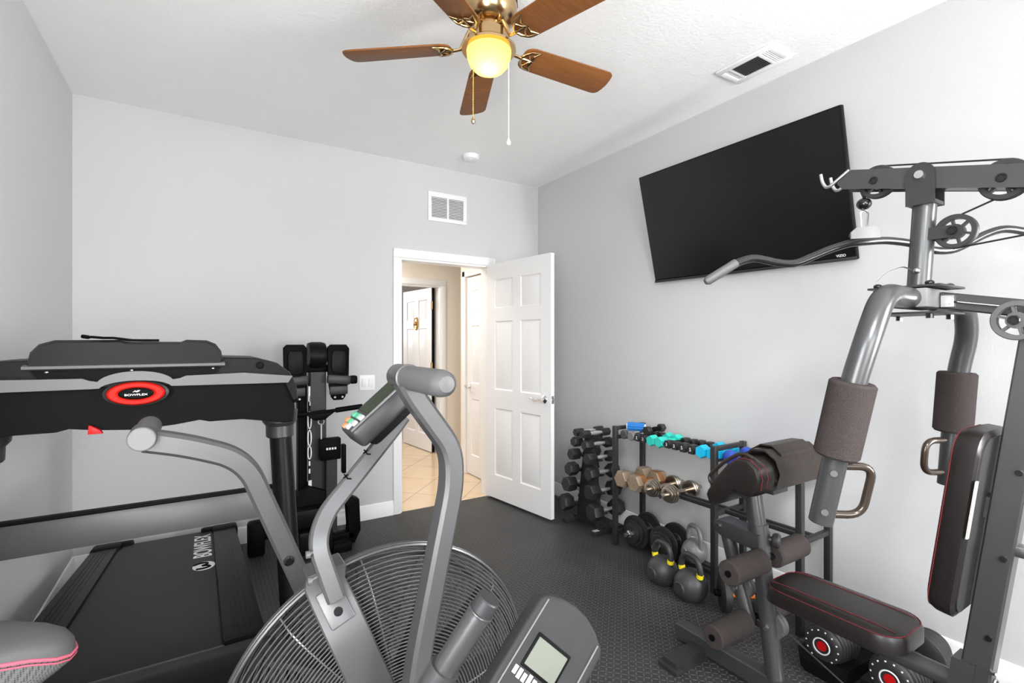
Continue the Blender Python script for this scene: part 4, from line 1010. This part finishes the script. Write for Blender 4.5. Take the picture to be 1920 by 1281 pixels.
# lat bar hanging from the cable
lb = thing('lat_bar', 'curved steel lat pulldown bar hanging from the gym cable', 'pulldown bar', (GX, .77, 1.70))
le = V(.86, -.50, .055).normalized()
bp0 = V(GX, .77, 1.703)
prof = [(-.51, -.092), (-.425, -.045), (-.375, -.034), (-.285, -.058), (-.235, -.063), (-.12, -.020), (-.05, -.002), (.07, .002), (.16, -.012), (.24, -.043), (.31, -.044), (.42, .006), (.48, .022), (.55, .01), (.63, -.02)]
pth = fillet([bp0 + le * a + V(0, 0, z) for a, z in prof], .03, 3)
bar = part('bar', B().tube(pth, .0128, 16), 'barm', lb)
part('rubber_grip', B().tube([bp0 + le * (-.538) + V(0, 0, -.107), bp0 + le * -.53 + V(0, 0, -.103), bp0 + le * (-.435) + V(0, 0, -.0495)], [.010, .0150, .0150], 16), 'mgrey', bar)
part('hanger_plate', B().prism([(-.05, 0), (.05, 0), (.052, .022), (.035, .038), (-.03, .038), (-.05, .022)], bp0 + V(0, 0, .010) - V(.5, .86, 0) * .003, le, (0, 0, 1), .006, .001), 'plate', lb)
part('plate_bolt', B().cyl(bp0 + le * .035 + V(0, 0, .026) - V(.5, .86, 0) * .008, bp0 + le * .035 + V(0, 0, .026) + V(.5, .86, 0) * .008, .010, 14).cyl(bp0 - le * .038 + V(0, 0, .022) - V(.5, .86, 0) * .008, bp0 - le * .038 + V(0, 0, .022) + V(.5, .86, 0) * .008, .010, 14), 'gloss', lb)
part('snap_hook', B().tube(fillet([(GX - .007, .775, 1.745), (GX - .010, .778, 1.80), (GX, .77, 1.812), (GX + .010, .762, 1.80), (GX + .007, .765, 1.745), (GX, .77, 1.735)], .01, 4), .0032, 8, closed=True), 'chrome', lb)
part('stop_ball', B().sphere((GX, .77, 1.829), .022, (1, 1, .9), 20, 12).cyl((GX, .77, 1.84), (GX, .77, 1.862), .005, 10), 'gloss', lb)
# leather belt draped over the curl pad
lbw = B(); top_ = []
outer = [(1.000, .83), (.985, .885), (1.002, .932), (1.042, .960), (1.09, .958), (1.13, .93), (1.17, .878), (1.212, .82), (1.235, .80)]
def strap(x0, x1, prof, lift, th=.006):
    return [[V(x, y, z + lift) for x in (x0, x1)] + [V(x, y, z + lift + th) for x in (x1, x0)] for y, z in prof]
lbw.loft(strap(1.75, 2.06, outer, .004)); lbw.loft(strap(1.80, 2.02, [(1.0, .90), (1.01, .945), (1.045, .972), (1.09, .97), (1.13, .943), (1.165, .90)], .004))
lbw.tube(fillet([(1.76, 1.0, .86), (1.70, 1.02, .93), (1.69, 1.09, .962), (1.685, 1.16, .915), (1.69, 1.235, .84), (1.68, 1.215, .81), (1.70, 1.15, .90)], .03, 4), .007, 8)
blt = single('lifting_belt', lbw, 'belt2', 'worn dark leather lifting belt draped over the curl pad', 'belt', (1.9, 1.08, .95))

# ------------------------------------------------------------------ dumbbell rack on the right wall
RX0, RX1 = 2.36, 2.62; RY = (2.45, 1.69, 1.235)
rk = thing('dumbbell_rack', 'black two-tier steel storage rack along the right wall', 'rack', (2.49, 1.85, 0))
S = .03
for i, y in enumerate(RY):
    for x in (RX0, RX1):
        part('upright', B().bx(x - S / 2, x + S / 2, y - S / 2, y + S / 2, 0, .80, .002), 'blackm', rk)
    for z in (.785, .725, .43, .085):
        part('crossbar', B().bx(RX0 + S / 2, RX1 - S / 2, y - S / 2 + .003, y + S / 2 - .003, z - .012, z + .012, .002), 'blackm', rk)
for z in (.727, .432):
    for x in (2.447, 2.493):
        part('shelf_rail', B().bx(x - .009, x + .009, RY[2], RY[0], z - .011, z + .011, .002), 'blackm', rk)
for x in (2.48, 2.52): part('shelf_rail', B().bx(x - .012, x + .012, RY[2], RY[0], .03, .055, .002), 'blackm', rk)


def hexpoly(r, a0=0): return [(r * math.cos(rad(60 * k + a0)), r * math.sin(rad(60 * k + a0))) for k in range(6)]


def hex_head(b, x0, x1, r, rot=0, ch=.12):
    rings = []
    L = x1 - x0
    for x, q in ((x0, 1 - ch), (x0 + L * .12, 1), (x1 - L * .12, 1), (x1, 1 - ch)):
        rings.append([V(x, r * q * math.cos(rad(60 * k + rot)), r * q * math.sin(rad(60 * k + rot))) for k in range(6)])
    return b.loft(rings)


def hex_dumbbell(name, label, r, hl, gap, mh, mg, mark=None, rot=0, gr=.0145, cat='dumbbell'):
    d = thing(name, label, cat)
    L = gap / 2 + hl
    hd1 = part('head', hex_head(B(), -L, -gap / 2, r, rot), mh, d); part('head', hex_head(B(), gap / 2, L, r, rot), mh, d)
    part('handle', B().lathe([(gr * .85, 0), (gr * .9, gap * .15), (gr * 1.15, gap * .5), (gr * .9, gap * .85), (gr * .85, gap)], (-gap / 2, 0, 0), (1, 0, 0), 16), mg, d)
    if mark: text('weight_mark', mark, r * .95, (-L - .0003, 0, 0), (0, -1, 0), (0, 0, 1), 'white', hd1, .0003)
    return d


# A-frame tree in the corner with twelve rubber hex dumbbells
tr_ = thing('dumbbell_tree', 'black A-frame dumbbell stand in the corner beside the door', 'dumbbell stand', (2.425, 2.79, 0))
fb_ = B()
for y in (2.637, 2.952): fb_.bx(2.32, 2.60, y - .02, y + .02, 0, .032, .003)
fb_.bx(2.41, 2.44, 2.637, 2.952, .03, .05, .003)
part('base_feet', fb_, 'blackm', tr_)
for s_ in (-1, 1):
    part('leg', B().loft([[V(x, y, z) for x, y in ((2.405, yc - .018), (2.445, yc - .018), (2.445, yc + .018), (2.405, yc + .018))] for z, yc in ((.03, 2.79 + s_ * .105), (.70, 2.782 + s_ * .012))]), 'blackm', tr_)
part('front_plate', B().prism([(-.10, .04), (.10, .04), (.02, .69), (-.02, .69)], (2.40, 2.787, 0), (0, 1, 0), (0, 0, 1), .006, .001), 'blackm', tr_)
part('white_sticker', B().bx(2.33, 2.375, 2.622, 2.652, .032, .0335), 'paper', tr_)
tree = [((2.737, .70), .030, 'top'), ((2.708, .628), .036, 'second'), ((2.679, .535), .043, 'third'), ((2.663, .432), .049, 'fourth'), ((2.651, .305), .056, 'fifth'), ((2.625, .172), .060, 'lowest'),
        ((2.809, .704), .030, 'top'), ((2.830, .632), .036, 'second'), ((2.859, .535), .043, 'third'), ((2.885, .42), .049, 'fourth'), ((2.910, .301), .056, 'fifth'), ((2.952, .155), .060, 'lowest')]
for i, ((y, z), r, nm) in enumerate(tree):
    side = 'rack side' if i < 6 else 'door side'
    db = hex_dumbbell('hex_dumbbell', f'black rubber hex dumbbell on the {nm} tier of the corner stand, {side}', r * 1.02, .056 + r * .5, .115 if r > .04 else .12, 'rubber', 'zinc', None, 15 if i % 2 else -8)
    db.location = (2.437, y, z); db['group'] = 'hex dumbbells on the corner stand'
    s_ = -1 if i < 6 else 1
    lc = 2.786 + s_ * (.012 + .093 * (.70 - z) / .67)
    y0, y1 = sorted((y - s_ * 0 + s_ * .012, lc))
    part('cradle', B().bx(2.405, 2.445, y0 - .002, y1 + .004, z - .028, z - .0165), 'blackm', tr_)

# top shelf, from the far end towards the camera
GT = 'small dumbbells on the top shelf of the rack'
ZT = .7375


def place(o, x, y, z, rot=(0, 0, 0), group=GT):
    o.location = (x, y, z); o.rotation_euler = rot; o['group'] = group; return o


def round_dumbbell(label, r, hl, gap, mh, mg, cat='dumbbell', prof=None):
    d = thing('round_dumbbell', label, cat); L = gap / 2 + hl
    pr_ = prof or [(.001, 0), (r * .85, 0), (r, hl * .12), (r, hl * .85), (r * .8, hl)]
    part('head', B().lathe(pr_, (-L, 0, 0), (1, 0, 0)), mh, d); part('head', B().lathe(pr_, (L, 0, 0), (-1, 0, 0)), mh, d)
    part('handle', B().cyl((-gap / 2 - .002, 0, 0), (gap / 2 + .002, 0, 0), .012, 14), mg, d)
    return d


place(round_dumbbell('grey round-headed dumbbell at the far end of the top shelf', .030, .03, .13, 'mgrey', 'chrome'), 2.47, 2.392, ZT + .0115)
place(round_dumbbell('grey round-headed dumbbell second from the far end of the top shelf', .030, .03, .13, 'greyiron', 'chrome'), 2.47, 2.328, ZT + .0115)
place(hex_dumbbell('neoprene_dumbbell', 'small black dumbbell with white mark just before the teal pair, far one', .027, .045, .11, 'rubber', 'black', '2', 0), 2.47, 2.268, ZT + .011)
place(hex_dumbbell('neoprene_dumbbell', 'small black dumbbell with white mark touching the teal pair', .027, .045, .11, 'rubber', 'black', '2', 0), 2.47, 2.215, ZT + .011)
rl = thing('hand_roller', 'bright blue ridged hand grip lying on the far top shelf dumbbells', 'hand grip')
bb = B()
for k in range(9):
    a = 2 * PI * k / 9; bb.cyl((-.055, .02 * math.cos(a), .02 * math.sin(a)), (.055, .02 * math.cos(a), .02 * math.sin(a)), .0085, 8)
part('blue_sleeve', bb, 'sky', rl); part('end_ring', B().cyl((-.062, 0, 0), (-.054, 0, 0), .02, 16).cyl((.054, 0, 0), (.062, 0, 0), .02, 16), 'white', rl)
place(rl, 2.455, 2.352, ZT + .062, (0, 0, rad(-55)))
place(hex_dumbbell('neoprene_dumbbell', 'black dumbbell lying across the others beside the blue grip', .028, .045, .11, 'rubber', 'black', None, 0), 2.50, 2.235, ZT + .060, (0, 0, rad(8)))
place(hex_dumbbell('neoprene_dumbbell', 'teal dumbbell of the pair, farther from the camera', .034, .06, .09, 'teal', 'teal', None, 30), 2.47, 2.153, ZT + .0118)
place(hex_dumbbell('neoprene_dumbbell', 'teal dumbbell of the pair, nearer to the camera', .034, .06, .09, 'teal', 'teal', None, 30), 2.47, 2.085, ZT + .0118)
for i, (y, r, mk_, lab) in enumerate(((2.024, .027, '3', 'first black dumbbell after the teal pair'), (1.968, .027, '3', 'second black dumbbell after the teal pair'), (1.912, .030, '5', 'third black dumbbell after the teal pair'), (1.853, .030, '5', 'black dumbbell beside the cyan pair'))):
    place(hex_dumbbell('neoprene_dumbbell', lab + ', white numeral on its end', r, .055, .095, 'rubber', 'black', mk_, 0), 2.47, y, ZT + .011)
place(hex_dumbbell('neoprene_dumbbell', 'cyan dumbbell next to the black ones on the top shelf', .038, .06, .09, 'cyan', 'cyan', None, 30), 2.47, 1.785, ZT + .0118)
place(hex_dumbbell('neoprene_dumbbell', 'cyan dumbbell beside the middle frame of the rack', .038, .06, .09, 'cyan', 'cyan', None, 30), 2.47, 1.710 + .0, ZT + .0118)
for y, lab, dz in ((1.617, 'royal blue dumbbell just past the middle frame of the rack', 0), (1.535, 'royal blue dumbbell, second past the middle frame', 0), (1.453, 'royal blue dumbbell partly behind the draped belt', 0)):
    place(round_dumbbell(lab, .039, .065, .08, 'blue', 'blue', prof=[(.001, 0), (.022, .001), (.034, .010), (.039, .025), (.038, .04), (.030, .058), (.014, .066)]), 2.47, y, ZT + .0118)
# middle shelf
GM = 'heavy dumbbells on the middle shelf of the rack'; ZM = .443
for y, m_, lab in ((2.385, 'rust', 'tan weathered hex dumbbell at the far end of the middle shelf'), (2.265, 'rust2', 'rust-stained hex dumbbell, second on the middle shelf')):
    o = hex_dumbbell('iron_dumbbell', lab, .058, .085, .10, 'rust', 'rust2' if m_ == 'rust2' else 'rust', None, 0, .016)
    if m_ == 'rust2':
        for ch in o.children:
            if ch.name.startswith('head'):
                part('rust_band', hex_head(B(), *((.058, .098) if ch.data.vertices[0].co.x > 0 else (-.098, -.056)), .0592, 0, .01), 'rust2', ch)
    place(o, 2.47, y, ZM + .0150, group=GM)
for y, lab in ((2.135, 'chrome plate-loaded dumbbell beside the rusty hex on the middle shelf'), (2.0, 'chrome plate-loaded dumbbell at the near end of the middle shelf weights')):
    d = thing('chrome_dumbbell', lab, 'dumbbell')
    part('bar', B().cyl((-.185, 0, 0), (.185, 0, 0), .013, 16), 'nickel', d)
    for s_ in (-1, 1):
        for xx, r in ((.075, .055), (.092, .053), (.107, .048), (.120, .040)):
            part('plate', B().lathe([(.014, 0), (r * .55, 0), (r * .6, -.002), (r * .9, -.002), (r, .003), (r, .011), (r * .9, .013), (.014, .013)], (s_ * xx, 0, 0), (s_, 0, 0), 32), 'nickel', d)
    place(d, 2.47, y, ZM + .0128, group=GM)
# floor level: plate dumbbells, kettlebells
for y, lab in ((2.33, 'black plate-loaded dumbbell on the floor at the far end of the rack'), (2.10, 'black plate-loaded dumbbell on the floor beside the silver kettlebell')):
    d = thing('plate_dumbbell', lab, 'dumbbell')
    part('bar', B().cyl((-.155, 0, 0), (.135, 0, 0), .013, 16), 'chrome', d)
    for s_ in (-1, 1):
        for xx, r in ((.052, .108), (.074, .082), (.092, .064)):
            part('plate', B().lathe([(.014, 0), (r * .35, 0), (r * .4, .004), (r * .85, .004), (r * .9, -.001), (r, .001), (r, .015), (r * .9, .018), (.014, .018)], (s_ * xx, 0, 0), (s_, 0, 0), 36), 'iron', d)
        part('collar_nut', B().lathe([(.014, 0), (.024, 0), (.024, .012), (.014, .016)], (s_ * .112, 0, 0), (s_, 0, 0), 8), 'chrome', d)
    place(d, 2.49, y, .1085, group='plate dumbbells on the floor under the rack')


def kettlebell(label, r, mb, band=None, hh=.085, hw=.062, tr=.0155):
    k = thing('kettlebell', label, 'kettlebell')
    pr_ = [(.001, 0), (r * .62, 0)] + [(r * math.cos(rad(a)), r * .80 + r * math.sin(rad(a))) for a in range(-50, 91, 10)]
    pr_[-1] = (.001, r * 1.8)
    part('ball', B().lathe(pr_, (0, 0, 0), (0, 0, 1), 36), mb, k)
    zt_ = r * 1.45
    pth = fillet([(0, -hw, zt_ - .02), (0, -hw - .008, zt_ + hh * .55), (0, -hw * .7, zt_ + hh + .015), (0, hw * .7, zt_ + hh + .015), (0, hw + .008, zt_ + hh * .55), (0, hw, zt_ - .02)], .05, 7)
    part('handle', B().tube(pth, tr, 16), mb, k)
    part('face_disc', B().lathe([(.001, .006), (r * .36, .004), (r * .40, 0), (r * .40, -.01)], (-r * .965, 0, r * .80), (-1, 0, 0), 28), mb, k)
    if band:
        for s_ in (-1, 1): part('colour_band', B().cyl((0, s_ * (hw + .001), zt_ + .006), (0, s_ * (hw + .005), zt_ + .027), tr + .0022, 18), band, k)
    return k


GK = 'kettlebells beside the rack'
place(kettlebell('black kettlebell with yellow bands farther from the camera', .086, 'kbell', 'yellow', .085, .058), 2.215, 1.92, 0, (0, 0, rad(-6)), GK)
place(kettlebell('black kettlebell with yellow bands nearer to the camera', .088, 'kbell', 'yellow', .085, .06), 2.205, 1.722, 0, (0, 0, rad(-6)), GK)
place(kettlebell('plain silver-grey kettlebell on the low rail of the rack', .074, 'greyiron', None, .085, .056, .0135), 2.50, 1.925, .055, (0, 0, rad(-18)), GK)

# ------------------------------------------------------------------ dial dumbbells under the seat and other floor items
def dial_dumbbell(label, x, y, dial_red):
    d = thing('adjustable_dumbbell', label, 'adjustable dumbbell')
    tb = B()
    tb.loft([[V(xx, sx, zz_) for sx, zz_ in ((-w, 0), (w, 0), (w + .012, h), (-w - .012, h))] for xx, w, h in ((-.21, .055, .05), (-.19, .085, .075), (-.06, .09, .07), (.06, .09, .07), (.19, .085, .075), (.21, .055, .05))])
    part('cradle_tray', tb, 'satin', d)
    hz = .125
    for s_ in (-1, 1):
        for k in range(6):
            xx = .065 + k * .018; r = .088 - .002 * k
            part('weight_plate', B().lathe([(.02, 0), (r - .006, 0), (r, .004), (r, .011), (r - .006, .015), (.02, .015)], (s_ * xx, 0, hz), (s_, 0, 0), 36), 'iron', d)
        dl = part('selector_dial', B().lathe([(.03, 0), (.068, 0), (.072, .004), (.070, .014), (.055, .022), (.04, .023), (.036, .020), (.001, .020)], (s_ * .172, 0, hz), (s_, 0, 0), 36), 'dgrey', d)
        part('dial_ring', B().torus((s_ * .195, 0, hz), (1, 0, 0), .031, .0028, 32, 8), 'white', dl)
        part('dial_badge', B().lathe([(.001, .002), (.018, .002), (.019, 0), (.019, -.003)], (s_ * .194, 0, hz), (s_, 0, 0), 24), 'red', dl)
        mk = B()
        for k in range(14):
            a = 2 * PI * k / 14; mk.box((s_ * .1915, .0605 * math.cos(a), hz + .0605 * math.sin(a)), (.0015, .006, .006), Matrix.Rotation(a, 3, 'X'))
        part('dial_marks', mk, 'white', dl)
    part('grip', B().cyl((-.065, 0, hz), (.065, 0, hz), .017, 18), 'dgrey', d)
    part('red_lock', B().box((-.10, 0, hz + .094), (.04, .03, .014), None, .004), 'red', d)
    d.location = (x, y, 0); d['group'] = 'dial dumbbells on trays under the gym seat'
    return d


dial_dumbbell('dial dumbbell in its tray nearer the rack, under the seat', 2.335, 1.035, True)
dial_dumbbell('dial dumbbell in its tray nearer the main post', 2.335, .800, True)
aw = thing('ab_wheel', 'black ab wheel with orange grip on the floor behind the leg rollers', 'ab wheel', (2.25, 1.55, 0))
part('wheel', B().lathe([(.02, -.022), (.075, -.022), (.09, -.014), (.09, .014), (.075, .022), (.02, .022)], (2.25, 1.55, .09), (.75, -.66, 0), 32), 'blackm', aw)
part('grip', B().cyl(V(2.25, 1.55, .09) + V(.75, -.66, 0) * .02, V(2.25, 1.55, .09) + V(.75, -.66, 0) * .14, .016, 16), 'orange', aw)
part('grip', B().cyl(V(2.25, 1.55, .09) - V(.75, -.66, 0) * .02, V(2.25, 1.55, .09) - V(.75, -.66, 0) * .05, .016, 16), 'black', aw)
